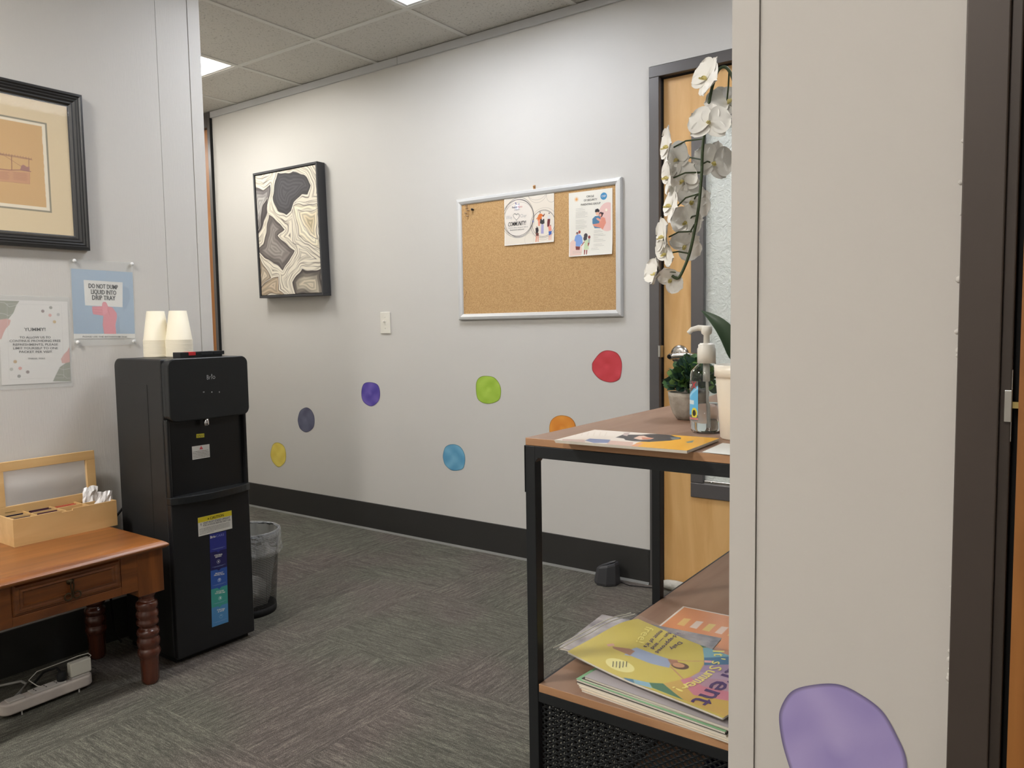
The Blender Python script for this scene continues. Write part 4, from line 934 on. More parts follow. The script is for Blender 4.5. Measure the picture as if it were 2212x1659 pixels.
# ================================================================== WATER COOLER
BLK = mat('black satin plastic', (29,31,32), .32, bump=.08, bscale=900); BLKS = mat('black painted steel', (38,38,38), .45, bump=.15, bscale=700)
CX0, CX1, CY0, CY1 = -2.742, -2.440, -1.630, -1.324
wc = thing('water_cooler', 'tall black freestanding water cooler against the partition', 'water cooler', ((CX0+CX1)/2, (CY0+CY1)/2, 0))
def rbox_x(b, x0, x1, y0, y1, z0, z1, r, mi=0, seg=8):     # box along x with rounded corners in the y-z outline
    P = []
    for cy, cz, a in ((y1-r,z1-r,0),(y0+r,z1-r,90),(y0+r,z0+r,180),(y1-r,z0+r,270)):
        for k in range(seg+1): t_ = math.radians(a+90*k/seg); P.append((x0, cy+r*math.cos(t_), cz+r*math.sin(t_)))
    b.prism(P, (x1-x0,0,0), mi)
b = MB()   # cabinet: rounded back top corner seen from the side
P = [(CX0, CY0, .02)]
for k in range(9): t_ = math.radians(180-90*k/8); P.append((CX0+.030+.030*math.cos(t_), CY0, 1.012+.030*math.sin(t_)))
P += [(CX1-.004, CY0, 1.042), (CX1-.004, CY0, .02)]
b.prism(P, (0, CY1-CY0, 0)); b.build('cabinet', BLKS, wc, bevel=.006, seg=3)
b = MB(); b.box(CX0+.01, CX1-.01, CY0+.01, CY1-.01, 0, .022); b.build('plinth', M_DARKGAP, wc)
b = MB(); b.box(CX0+.035, CX1-.09, CY0-.0012, CY0, .10, .955); b.build('side_panel', BLKS, wc, bevel=.001)
b = MB(); rbox_x(b, CX1-.004, CX1+.018, CY0+.002, CY1-.002, .835, 1.040, .022); rbox_x(b, CX1+.018, CX1+.042, CY0, CY1, .832, 1.043, .026)
b.build('head_panel', BLK, wc, bevel=.004, seg=3)
b = MB()    # dispensing alcove: side cheeks, back and drip shelf
b.box(CX1-.004, CX1+.004, CY0, CY1, .565, .84)
b.box(CX1-.004, CX1+.020, CY0, CY0+.010, .565, .84); b.box(CX1-.004, CX1+.020, CY1-.010, CY1, .565, .84)
b.build('alcove', mat('black alcove plastic', (26,27,28), .28), wc, bevel=.003)
b = MB(); n_ = 14; P = []
for k in range(n_+1): u = k/n_; P.append((CX1+.022+.030*math.sin(u*math.pi)**.7, CY0-.002+(CY1-CY0+.004)*u, .552))
P += [(CX1-.004, CY1+.002, .552), (CX1-.004, CY0-.002, .552)]
b.prism(P, (0,0,.026)); b.build('drip_tray', BLK, wc, bevel=.003)
b = MB(); b.box(CX1-.004, CX1+.020, CY0, CY1, .02, .555); b.build('door_panel', mat('black door plastic', (28,29,31), .35), wc, bevel=.005, seg=3)
q = hx(443, 903, CX1+.025); b = MB(); b.lathe((CX1+.030, q[1], .808), [(.0085,0),(.010,.004),(.010,.030)], 20); b.build('spout', mat('chrome spout', (200,200,204), .12, 1.0), wc)
b = MB(); q0, q1 = hx(383,757,CX1-.03), hx(473,753,CX1-.03)
b.box(CX1-.060, CX1-.012, q0[1], q1[1], 1.040, 1.062); b.build('button_bar', BLK, wc, bevel=.002)
for k, (c, n2) in enumerate((((196,44,50),'red hot water button'),((34,36,38),None),((34,36,38),None))):
    ya = q0[1]+(q1[1]-q0[1])*(.19+.30*k); b = MB(); b.box(CX1-.050, CX1-.0105, ya, ya+(q1[1]-q0[1])*(.16 if k == 0 else .26), 1.050, 1.0625)
    o = b.build('button', mat('button '+str(k > 0), c, .35), wc, bevel=.001)
    if n2: o['label'] = n2
fr = Frame((CX1+.0425, 0, 0), (0,1,0), (0,0,1), PX_); lt_ = Letters(fr); sil = mat('silver print', (186,186,186), .4)
Z7 = lambda x, y: (240+x*320/2212, 730+y*320/2212)
lt_.pxput('Br', *Z7(1428,588), *Z7(1485,584), 9.5, sil, bold=-.005, ref='B'); lt_.pxput('ı', *Z7(1497,592), *Z7(1503,592), 6.5, sil, ref='x'); lt_.pxput('o', *Z7(1514,590), *Z7(1553,587), 6.5, sil, bold=-.005, ref='x')
q = fr.px(*Z7(1501,551)); lt_.mb.add([fr.at(q[0]-.0022,q[1]-.002,.0006),fr.at(q[0],q[1]-.0045,.0006),fr.at(q[0]+.0022,q[1]-.002,.0006),fr.at(q[0],q[1]+.0045,.0006)],[(0,1,2,3)])
for x, n in ((1383,'three'),(1503,'dot'),(1615,'cup')):
    q = fr.px(*Z7(x, 808)); 
    if n == 'three': [lt_.mb.add([fr.at(q[0]+d,q[1]-.0022,.0006),fr.at(q[0]+d+.001,q[1]-.0022,.0006),fr.at(q[0]+d+.001,q[1]+.0022,.0006),fr.at(q[0]+d,q[1]+.0022,.0006)],[(0,1,2,3)]) for d in (-.0028,-.0008,.0012)]
    if n == 'dot': lt_.mb.add([fr.at(q[0]+.0022*math.cos(a_),q[1]+.0022*math.sin(a_),.0006) for a_ in np.linspace(0,6.28,13)[:-1]],[tuple(range(12))])
    if n == 'cup': lt_.mb.tube([fr.at(q[0]+.0014*math.cos(a_),q[1]+.0026*math.sin(a_),.0006) for a_ in np.linspace(0,6.28,13)],.0004,5)
lt_.build(wc, 'printed_mark', split=.012)
# stickers
def sticker(name, px, plane_x, res, bg, paint, letters, parent, label=None):
    fr, w_, h_ = sheet_frame(px, plane_x, (0,1,0), PX_); cv = Canvas(w_, h_, res, bg)
    paint(cv, fr, w_, h_); o = cv.build(name, fr, print_mat('glossy sticker print', .35), parent)
    if label: o['label'] = label
    lt = Letters(fr); letters(lt, fr, w_, h_)
    if lt.mb.v: lt.build(o, split=.016)
    return o
Z8 = lambda x, y: (340+x*220/1304, 740+y*220/1304)
IT = mat('ink sticker text', (70,66,60), .6)
sticker('sticker', [Z8(498,1172),Z8(600,1163),Z8(600,1212),Z8(500,1222)], CX1+.0048, .0008, (206,196,52), lambda cv,fr,w,h: None,
        lambda lt,fr,w,h: lt.lines([(.002,h*.55,w-.002),(.003,h*.22,w-.003)], .0018, IT), wc, 'small yellow sticker')
def pw(cv, fr, w, h):
    cv.poly([(w*.42,h*.70),(w*.62,h*.70),(w*.52,h*.96)],(206,60,70)); cv.line([(w*.52,h*.76),(w*.52,h*.88)],.0008,(240,230,230))
sticker('sticker', [Z8(440,1332),Z8(664,1300),Z8(675,1465),Z8(451,1502)], CX1+.0048, .0008, (214,212,206), pw,
        lambda lt,fr,w,h: lt.lines([(.002,h*(.56-.115*k),w-.002-.004*(k == 0)) for k in range(5)], .0014, IT), wc, 'white warning sticker with a red triangle')
Z3 = lambda x, y: (340+x*300/1555, 1060+y*300/1555)
def pc(cv, fr, w, h): cv.poly([(0,h*.72),(w,h*.72),(w,h),(0,h)],(222,204,48))
def lc(lt, fr, w, h):
    lt.pxput('CAUTION', *Z3(588,308), *Z3(742,270), 5.6, I['black'], bold=.01); q = fr.px(*Z3(569,312))
    lt.mb.add([fr.at(q[0]-.003,q[1]-.0028,.0006),fr.at(q[0]+.003,q[1]-.0028,.0006),fr.at(q[0],q[1]+.0032,.0006)],[(0,1,2)], lt.mats.index(I['black']))
    lt.pxput('UNIT MUST STAND UPRIGHT', *Z3(513,365), *Z3(812,298), 4.4, I['black'], bold=.0); lt.pxput('FOR 24 HOURS BEFORE FIRST USE', *Z3(513,392), *Z3(816,325), 3.4, I['black'], bold=.0)
    q = fr.px(*Z3(487,382)); lt.mb.add([fr.at(q[0]-.0008,q[1]-.004,.0006),fr.at(q[0]+.0008,q[1]-.004,.0006),fr.at(q[0]+.0008,q[1]+.002,.0006),fr.at(q[0]+.0022,q[1]+.002,.0006),fr.at(q[0],q[1]+.005,.0006),fr.at(q[0]-.0022,q[1]+.002,.0006),fr.at(q[0]-.0008,q[1]+.002,.0006)],[tuple(range(7))], lt.mats.index(I['black']))
    lt.lines([(.004,h*(.36-.068*k),w*(.93 if k < 4 else .45)) for k in range(5)], .0012, IT)
sticker('sticker', [Z3(450,305),Z3(829,220),Z3(840,420),Z3(463,515)], CX1+.0208, .0012, (222,220,212), pc, lc, wc, 'white and yellow caution sticker')
def ps(cv, fr, w, h):
    T = lambda x, y: fr.px(*Z3(x, y)); ys_ = [T(680, y)[1] for y in (672, 877, 1085, 1292)]; cols = [(44,50,128),(34,32,84),(48,84,158),(62,150,138),(76,134,184)]
    cv.A[:] = cols[0]
    for i, y in enumerate(ys_):
        cv.poly([(0,0),(w,0),(w,y),(w*.62,y),(w*.5,y-.007),(w*.38,y),(0,y)], cols[i+1])
        # the arrow tip belongs to the band above
    for yy in (793, 1000, 1202):
        p = T(684+(yy-793)*.045, yy); cv.ell(p[0],p[1],.0062,.0062,(226,230,238),1,.0009)
    p = T(684,793); cv.ell(p[0],p[1],.0050,.0050,(30,28,60)); cv.ell(p[0],p[1]-.0006,.0021,.0024,(236,238,244)); cv.poly([(p[0]-.0018,p[1]),(p[0]+.0018,p[1]),(p[0],p[1]+.0044)],(236,238,244))
    p = T(694,998); cv.poly([(p[0]-.003,p[1]+.003),(p[0],p[1]+.004),(p[0]+.003,p[1]+.003),(p[0]+.0026,p[1]-.002),(p[0],p[1]-.0042),(p[0]-.0026,p[1]-.002)],(226,230,240)); cv.ell(p[0],p[1],.0016,.0018,(48,84,158))
    p = T(704,1200); cv.ell(p[0],p[1]+.0012,.002,.0022,(236,244,240)); cv.poly([(p[0]-.0034,p[1]-.003),(p[0]+.0034,p[1]-.003),(p[0]+.0024,p[1]),(p[0]-.0024,p[1])],(236,244,240))
    p = T(713,1405); cv.ell(p[0],p[1],.0066,.0066,(176,206,226),.8,.0008); cv.ell(p[0],p[1]+.003,.0012,.0016,(236,240,244))
def ls(lt, fr, w, h):
    lt.pxput('Brio', *Z3(592,522), *Z3(650,508), 5.4, I['white'], bold=.01); lt.pxput('CARE', *Z3(656,508), *Z3(746,488), 5.0, mat('ink pale blue', (150,156,214), .6), bold=-.01)
    for t1, t2, y, x in (('CONCIERGE','SERVICE',722,681),('PRODUCT','PROTECTION',925,691),('TOP RATED','CUSTOMER CARE',1128,700),('SUBSCRIBE','& SAVE',1332,711)):
        lt.pxput(t1, *Z3(x-44,y+4), *Z3(x+44,y-12), 2.9, I['white'], bold=.02); lt.pxput(t2, *Z3(x-(34 if len(t2) < 8 else 56),y+24), *Z3(x+(34 if len(t2) < 8 else 56),y+6), 2.9, I['white'], bold=.02)
    pl = mat('ink faint', (150,166,206), .6)
    for y in (640, 840, 1045, 1250, 1460): q = fr.px(*Z3(690, y)); lt.lines([(w*.10,q[1],w*.90),(w*.22,q[1]-.0022,w*.78)], .0007, pl)
sticker('sticker', [Z3(573,492),Z3(761,450),Z3(804,1465),Z3(622,1528)], CX1+.0206, .0009, (44,50,128), ps, ls, wc, 'long blue and green service sticker')
# power lead of the cooler behind the table
b = MB(); b.tube([(CX0+.002, CY0+.02, .52),(CX0-.012, CY0-.004, .485),(CX0-.030, CY0-.030, .45),(CX0-.045, CY0-.040, .36),(CX0-.040, CY0-.030, .05),(CX0-.03,CY0-.01,.006)], .004, 8); b.build('power_cord', M_DARKGAP, wc)

# stacked cups, upside down on the cooler top
def cup_mesh():
    b = MB(); H = .108; b.lathe((0,0,0), [(.0455,0),(.0462,.002),(.0462,.0045),(.0448,.006),(.0300,H),(.0285,H),(.0285,H-.006),(.029,H-.008),(.0438,.003),(.0455,0)], 40, cap=False)
    b.lathe((0,0,0), [(.0288,H-.0065),(.001,H-.0065)], 40, cap=False); return b
cproto = None; ZT = 1.043
for (px, rows, who) in ((340, 13, 'left'), (388, 13, 'right')):
    q = hy(px, 760, -1.50 if who == 'left' else -1.455)
    for k in range(rows):
        lab = f'white paper cup upside down in the {who} of the two stacks on the water cooler' if k else None
        if k == rows-1: lab = f'white paper cup topmost of the {who} stack on the water cooler'
        elif k == 0: lab = f'white paper cup lowest of the {who} stack on the water cooler'
        z = ZT + k*.0047
        if cproto is None:
            cproto = cup_mesh().build('paper_cup', mat('white paper cup', (244,236,214), .55)); o = cproto
        else: o = cproto.copy(); COL.objects.link(o)
        o.location = (q[0], q[1]-0.0, z); tag(o, lab, 'cup', f'paper cups of the {who} stack' if 0 < k < rows-1 else None)
        if 'group' in o and not (0 < k < rows-1): del o['group']
for o in [o for o in COL.objects if o.name.startswith('paper_cup')]: o['group'] = 'paper cups stacked on the water cooler'

# ================================================================== WASTE BASKET
q = hz(539, 1319, 0); WX, WY = q[0], q[1]; rb, rt, WH = .105, .126, .33
wb_ = thing('waste_basket', 'round black wire mesh waste basket beside the water cooler', 'waste basket', (WX, WY, 0))
b = MB(); b.lathe((WX,WY,0), [(rb,0),(rb+.002,.012),(rb+.001,.03),(rb-.002,.03),(rb-.002,.004)], 48); b.build('base', M_DARKGAP, wb_)
b = MB(); b.tube([(WX+rt*math.cos(t), WY+rt*math.sin(t), WH) for t in np.linspace(0, 2*math.pi, 49)], .0042, 8, cap=False); b.build('rim', M_DARKGAP, wb_)
b = MB(); nv, nr = 130, 44; ww = .00075
for i in range(nv):
    t0, t1 = 2*math.pi*i/nv, 2*math.pi*(i+.25)/nv
    b.add([(WX+rb*math.cos(t0),WY+rb*math.sin(t0),.02),(WX+rb*math.cos(t1),WY+rb*math.sin(t1),.02),(WX+rt*math.cos(t1),WY+rt*math.sin(t1),WH),(WX+rt*math.cos(t0),WY+rt*math.sin(t0),WH)], [(0,1,2,3)])
for j in range(nr):
    z0 = .02+(WH-.02)*j/nr; z1 = z0+(WH-.02)/nr*.22; r0 = rb+(rt-rb)*(z0-.02)/(WH-.02)+.0004
    vs = [(WX+r0*math.cos(2*math.pi*i/64), WY+r0*math.sin(2*math.pi*i/64), z) for z in (z0, z1) for i in range(64)]
    b.add(vs, [(i, (i+1) % 64, (i+1) % 64+64, i+64) for i in range(64)])
b.build('mesh_wall', mat('black wire', (30,30,30), .4, .5), wb_)
lin_m = bpy.data.materials.new('clear bin liner'); lin_m.use_nodes = True; N = lin_m.node_tree.nodes; L = lin_m.node_tree.links; pb = N['Principled BSDF']
pb.inputs['Base Color'].default_value = (.9,.91,.9,1); pb.inputs['Roughness'].default_value = .18; pb.inputs['Alpha'].default_value = .27; pb.inputs['Specular IOR Level'].default_value = 1
tc = N.new('ShaderNodeTexCoord'); n_ = N.new('ShaderNodeTexNoise'); n_.inputs['Scale'].default_value = 16; n_.inputs['Detail'].default_value = 3; n_.inputs['Distortion'].default_value = 2; L.new(tc.outputs['Object'], n_.inputs['Vector'])
bp = N.new('ShaderNodeBump'); bp.inputs['Strength'].default_value = 1; bp.inputs['Distance'].default_value = .03; L.new(n_.outputs['Fac'], bp.inputs['Height']); L.new(bp.outputs[0], pb.inputs['Normal'])
ln = thing('bin_liner', 'clear crinkled plastic liner folded over the rim of the waste basket', 'bin bag', (WX, WY, .02))
def skirt(prof, amp, seedv, seg=72):
    r = np.random.RandomState(seedv); ph = r.uniform(0, 6.28, 8); b = MB(); vs = []
    for j, (rr, z) in enumerate(prof):
        for i in range(seg):
            t = 2*math.pi*i/seg; d = amp*(math.sin(7*t+ph[0]+j*.5)+.8*math.sin(13*t+ph[1]-j*.7)+.6*math.sin(23*t+ph[2]+j))*.5+r.uniform(-1,1)*amp*.25
            vs.append((WX+(rr+d)*math.cos(t), WY+(rr+d)*math.sin(t), z+r.uniform(-1,1)*amp*.5))
    b.add(vs, [(j*seg+i, j*seg+(i+1) % seg, (j+1)*seg+(i+1) % seg, (j+1)*seg+i) for j in range(len(prof)-1) for i in range(seg)], 0, True); return b
skirt([(rt-.006,.33),(rt-.012,.29),(rt-.02,.22),(rb-.012,.14),(rb-.02,.07),(rb-.03,.035)], .004, 1).build('inner_bag', mat('liner film inside', (216,216,210), .3, alpha=.5, bump=.8, bscale=18, bdist=.01), ln)
skirt([(rt-.006,.331),(rt+.001,.338),(rt+.008,.334),(rt+.009,.31),(rt+.008,.285),(rt+.011,.262),(rt+.013,.250),(rt+.009,.243)], .0028, 2).build('folded_cuff', lin_m, ln)
def crush(c, r_, seedv, lab, rgb=(196,192,184), sx=1, sz=1):
    bm = bmesh.new(); bmesh.ops.create_icosphere(bm, subdivisions=3, radius=r_); rr = np.random.RandomState(seedv); ax = rr.normal(size=(14,3)); ax /= np.linalg.norm(ax, axis=1)[:, None]; of = rr.uniform(.45,.95,14)*r_
    for v in bm.verts:
        p = np.array(v.co)
        for a_, o_ in zip(ax, of):
            d = p@a_ - o_
            if d > 0: p = p-a_*d*1.15
        p += rr.uniform(-1,1,3)*r_*.05; v.co = (p[0]*sx, p[1], p[2]*sz)
    me = bpy.data.meshes.new('crushed_paper'); bm.to_mesh(me); bm.free(); me.materials.append(mat('thin packaging plastic'+str(rgb[0]), rgb, .3, trans=.2))
    o = bpy.data.objects.new('crushed_wrapper', me); COL.objects.link(o); o.location = c; return tag(o, lab, 'waste', 'wrappers inside the waste basket')
crush((WX+.015, WY-.012, .085), .078, 4, 'crumpled pale wrapper filling the bottom of the waste basket', sz=.85); crush((WX-.02, WY-.03, .165), .055, 9, 'crumpled clear wrapper standing higher in the waste basket', (214,212,204), sx=1.1)

# small faceted block on the floor and cloth at the door
qa, qb = hz(1284,1257,0), hz(1343,1260,0); fx = (qa[0]+qb[0])/2; fy = -.092; fw2 = .054
fb = thing('floor_block', 'small dark grey faceted plastic block on the carpet against the back baseboard', 'door stop', (fx, fy, 0))
def octo(s, z, dx=0, tl=0): return [(fx+dx+s*fw2*math.cos(math.radians(22.5+45*k)), fy+s*.052*math.sin(math.radians(22.5+45*k)), z+tl*math.cos(math.radians(22.5+45*k))) for k in range(8)]
b = MB(); R_ = [octo(1.04,.0), octo(1.08,.012), octo(.92,.078,.004,.012), octo(.80,.088,.006,.014)]; vs = [p for r_ in R_ for p in r_]
b.add(vs, [(j*8+i, j*8+(i+1)%8, (j+1)*8+(i+1)%8, (j+1)*8+i) for j in range(3) for i in range(8)]+[tuple(reversed(range(8))), tuple(range(24,32))]); b.build('body', mat('dark grey plastic', (62,62,64), .4), fb, bevel=.002)
b = MB(); R_ = [octo(.66,.0905,.006,.014), octo(.60,.087,.006,.013)]; vs = [p for r_ in R_ for p in r_]; b.add(vs, [(i,(i+1)%8,(i+1)%8+8,i+8) for i in range(8)]+[tuple(range(8,16))]); b.build('top_dish', mat('grey dish plastic', (84,84,86), .35), fb)
b = MB(); b.tube([(fx+.05, -.06, .004),(fx+.10,-.075,.003),(fx+.17,-.055,.003),(fx+.235,-.03,.003)], .0018, 6); b.build('thin_cord', M_DARKGAP, fb)
b = MB(); n = 26; pts = []; rs = []
for k in range(n): u = k/(n-1); pts.append((D1L+.012+u*.80, -.034+.004*math.sin(u*17), .024+.002*math.sin(u*31))); rs.append(.023*(min(1, .45+u*9))*(1+.05*math.sin(u*53)))
b.tube(pts, rs, 20); o = b.build('draught_excluder', mat('grey felt cloth', (196,192,182), .95, rgb2=(170,166,156), vscale=20, bump=1, bscale=60, bdist=.004)); tag(o, 'rolled pale grey cloth lying along the foot of the maple door', 'draught excluder')

# ================================================================== POWER STRIP under the table
fr0 = hz(8, 1553, .012); fr1 = hz(206, 1476, .012); d = (fr1-fr0); Ls = np.linalg.norm(d); d /= Ls; nrm = np.array((-d[1], d[0], 0)); nrm = nrm if nrm[0] < 0 else -nrm
o0 = fr0
ps_ = thing('power_strip', 'long white power strip lying on the carpet under the side table', 'power strip', tuple(fr0+d*Ls/2*1.0+nrm*.025-np.array((0,0,fr0[2]))))
b = MB(); wS, hS = .052, .034
def SP(a, c, z): return tuple(o0+d*a+nrm*c+np.array((0,0,z)))
P = []
for cx, a in ((wS/2, 180), (Ls-wS/2, 0)):
    for k in range(13): t_ = math.radians(a-90+180*k/12); P.append(SP(cx+wS/2*math.cos(t_)*.9, wS/2+wS/2*math.sin(t_)*(1 if True else 1), 0))
P = [SP(wS/2+wS/2*math.cos(math.radians(t_)), wS/2+wS/2*math.sin(math.radians(t_)), 0) for t_ in range(90, 271, 15)]+[SP(Ls-wS/2+wS/2*math.cos(math.radians(t_)), wS/2+wS/2*math.sin(math.radians(t_)), 0) for t_ in range(-90, 91, 15)]
b.prism(P, (0,0,hS)); b.build('housing', mat('warm white plastic', (206,196,186), .4, rgb2=(186,176,168), vscale=14), ps_, bevel=.006, seg=3, fix=True)
b = MB(); b.obox(SP(.085,.008,hS), d*.10, nrm*.034, (0,0,.006)); b.obox(SP(.200,.008,hS), d*.055, nrm*.034, (0,0,.006)); b.obox(SP(.02,.010,hS), d*.045, nrm*.030, (0,0,.005)); b.build('outlet_face', mat('outlet white', (190,184,176), .4), ps_, bevel=.0015)
b = MB()
for k in range(7):
    a_ = .098+.030*k
    if .19 < a_ < .2: continue
    b.obox(SP(a_,.016,hS+.0055), d*.0022, nrm*.007, (0,0,.001)); b.obox(SP(a_,.029,hS+.0055), d*.0022, nrm*.007, (0,0,.001))
b.build('outlet_slots', M_DARKGAP, ps_)
for a_ in (.05, Ls-.05): b = MB(); b.obox(SP(a_,.004,-.011), d*.003, nrm*.004, (0,0,.012)); b.build('mounting_peg', mat('peg white', (200,196,190), .4), ps_)
b = MB(); b.tube([SP(.004,.026,.016), SP(-.03,.03,.012), SP(-.08,.06,.006), SP(-.09,.16,.005)], .0045, 8); b.build('supply_cord', mat('grey cable', (150,148,142), .5), ps_)
ad = thing('charger', 'boxy white charger plugged upright into the right end of the power strip', 'charger', SP(.235,.022,0))
b = MB(); b.obox(SP(.200,.010,hS+.007), d*.064, nrm*.026, (.000,0,.044)); b.build('body', mat('charger white', (214,210,196), .35), ad, bevel=.004, seg=3)
b = MB(); b.tube([SP(.262,.022,hS+.048), SP(.270,.022,hS+.052), SP(.262,.024,hS+.062), SP(.235,.03,hS+.062), SP(.205,.05,hS+.052), SP(.17,.065,hS+.045), SP(.13,.075,hS+.040), SP(.105,.075,hS+.022), SP(.115,.045,hS+.008), SP(.125,.026,hS+.004)], .0016, 7); b.build('cable', mat('cable white', (190,186,176), .4), ad)
b = MB(); b.lathe(SP(.178,.024,hS+.005), [(.013,0),(.0145,.006),(.0145,.022),(.009,.030)], 18); b.tube([SP(.178,.024,hS+.030), SP(.172,.04,hS+.045), SP(.16,.10,hS+.02), SP(.16,.18,-.008)], .0038, 8)
tag(b.build('plug', M_DARKGAP), 'round black plug in the middle of the power strip with its cord running back', 'plug')
b = MB(); b.tube([SP(.03,.085,-.007), SP(.06,.10,.0), SP(.10,.13,.004), SP(.14,.17,.006), SP(.14,.21,.005), SP(.08,.24,.004), SP(-.02,.25,.002), SP(-.12,.24,.0)], .0045, 8)
tag(b.build('cable', mat('grey cable', (150,148,142), .5)), 'loop of pale grey cable on the carpet behind the power strip', 'cable')

# ================================================================== SHELF UNIT
SX0, SY0, SZ = -.823, -1.852, .925; SXR, SY1 = -.36, -.70; a = .022
STL = mat('black powder coated steel', (34,36,38), .42, .2, bump=.1, bscale=400)
WS = wood('brown stained shelf board', (152,122,100), (136,104,84), axis=1, rough=.5, rings=9); WE_ = wood('butcher block edge', (190,146,106), (146,104,74), axis=0, rough=.5, rings=12)
su = thing('shelf_unit', 'black steel shelf unit with brown wooden shelves behind the near wall', 'shelf', ((SX0+SXR)/2, (SY0+SY1)/2, 0))
def board(name, x0, x1, y0, y1, z0, z1):
    b = MB(); b.box(x0, x1, y0, y1, z0, z1, 0); b.m = [0,0,1,1,1,1]; return b.build(name, [WS, WE_], su, bevel=.0012)
board('shelf_top', SX0+.001, SXR, SY0, SY1, SZ-.0145, SZ)
ZL = .4532
board('lower_shelf', SX0+.024, SXR-.003, SY0, SY1-.003, ZL-.016, ZL)
for (x, y) in ((SX0, SY0), (SX0, -1.305), (SX0, SY1-a), (SXR-a, SY0), (SXR-a, -1.305), (SXR-a, SY1-a)):
    b = MB(); b.box(x, x+a, y, y+a, 0, SZ-.0148); b.build('post', STL, su, bevel=.0012)
b = MB()
for y in (SY0, SY1-a): b.box(SX0+a, SXR-a, y, y+a, SZ-.0148-a, SZ-.0148)
for x in (SX0, SXR-a): b.box(x, x+a, SY0+a, SY1-a, SZ-.0148-a, SZ-.0148)
b.box(SX0-.0015, SX0, SY0-.001, SY0+a, SZ-.104, SZ-.0148)      # end bracket
b.prism([(SX0+a, SY0, SZ-.0148-a), (SX0+a+.007, SY0, SZ-.0148-a), (SX0+a, SY0, SZ-.0148-a-.009)], (0, a, 0))
b.build('top_rail', STL, su, bevel=.001)
b = MB(); zr = ZL-.0162
for y in (SY0, SY1-a): b.box(SX0+a, SXR-a, y+.001, y+a, zr-.020, zr)
for x in (SX0, SXR-a): b.box(x, x+a, SY0+a, SY1-a, zr-.020, zr)
for y in (SY0, SY1-a): b.box(SX0+a, SXR-a, y+.001, y+a, .075, .095)
for x in (SX0, SXR-a): b.box(x, x+a, SY0+a, SY1-a, .075, .095)
b.build('lower_rail', STL, su, bevel=.001)
def expanded(b, O, U, V, nu, nv, wdt=.0021, dp=.0012):       # expanded metal: staggered diamond openings
    O, U, V = [np.array(t, float) for t in (O, U, V)]; n = np.cross(U, V); n /= np.linalg.norm(n); lu, lv = np.linalg.norm(U)/nu, np.linalg.norm(V)/nv; u, v = U/np.linalg.norm(U), V/np.linalg.norm(V)
    for j in range(nv):
        for i in range(nu):
            for s in (0, 1):
                cu, cvv = (i+.5*s+.25)*lu, (j+.5*s+.25)*lv
                if cu > np.linalg.norm(U)-lu*.4 or cvv > np.linalg.norm(V)-lv*.4 or cu < lu*.2: pass
                out = [(cu-lu/2, cvv), (cu, cvv+lv/2), (cu+lu/2, cvv), (cu, cvv-lv/2)]
                f = .60; inn = [(cu-lu/2*f, cvv), (cu, cvv+lv/2*f), (cu+lu/2*f, cvv), (cu, cvv-lv/2*f)]
                cl = lambda p: (min(max(p[0], 0), np.linalg.norm(U)), min(max(p[1], 0), np.linalg.norm(V)))
                P1 = [O+u*cl(p)[0]+v*cl(p)[1]+n*(dp*(1 if k in (1,) else 0)) for k, p in enumerate(out)]; P2 = [O+u*cl(p)[0]+v*cl(p)[1]+n*(dp*(.8 if k == 3 else -.2)) for k, p in enumerate(inn)]
                b.add(P1+P2, [(k, (k+1) % 4, (k+1) % 4+4, k+4) for k in range(4)])
b = MB(); expanded(b, (SX0+a, SY0+.010, .095), (SXR-SX0-2*a,0,0), (0,0,zr-.115), 26, 28)
o = b.build('mesh_panel', STL, su); sm = o.modifiers.new('thick', 'SOLIDIFY'); sm.thickness = .0012
b = MB(); expanded(b, (SX0+.010, SY0+a, .095), (0,SY1-SY0-2*a,0), (0,0,zr-.115), 54, 28)
o = b.build('mesh_panel', STL, su); sm = o.modifiers.new('thick', 'SOLIDIFY'); sm.thickness = .0012
b = MB(); b.box(SX0+.005, SXR-.005, SY0+.022, SY1-.022, .080, .092); b.build('bottom_shelf', WS, su)
b = MB(); b.box(SXR-.006, SXR-.004, SY0+a, SY1-a, .095, zr); b.build('end_panel', STL, su)
b = MB(); b.box(-.52, -.40, -1.75, -1.45, .0925, .33); tag(b.build('storage_bin', mat('navy fabric bin', (34,44,84), .8, bump=.4, bscale=300), bevel=.008, seg=3), 'dark navy box inside the shelf unit behind the mesh panel', 'storage bin')

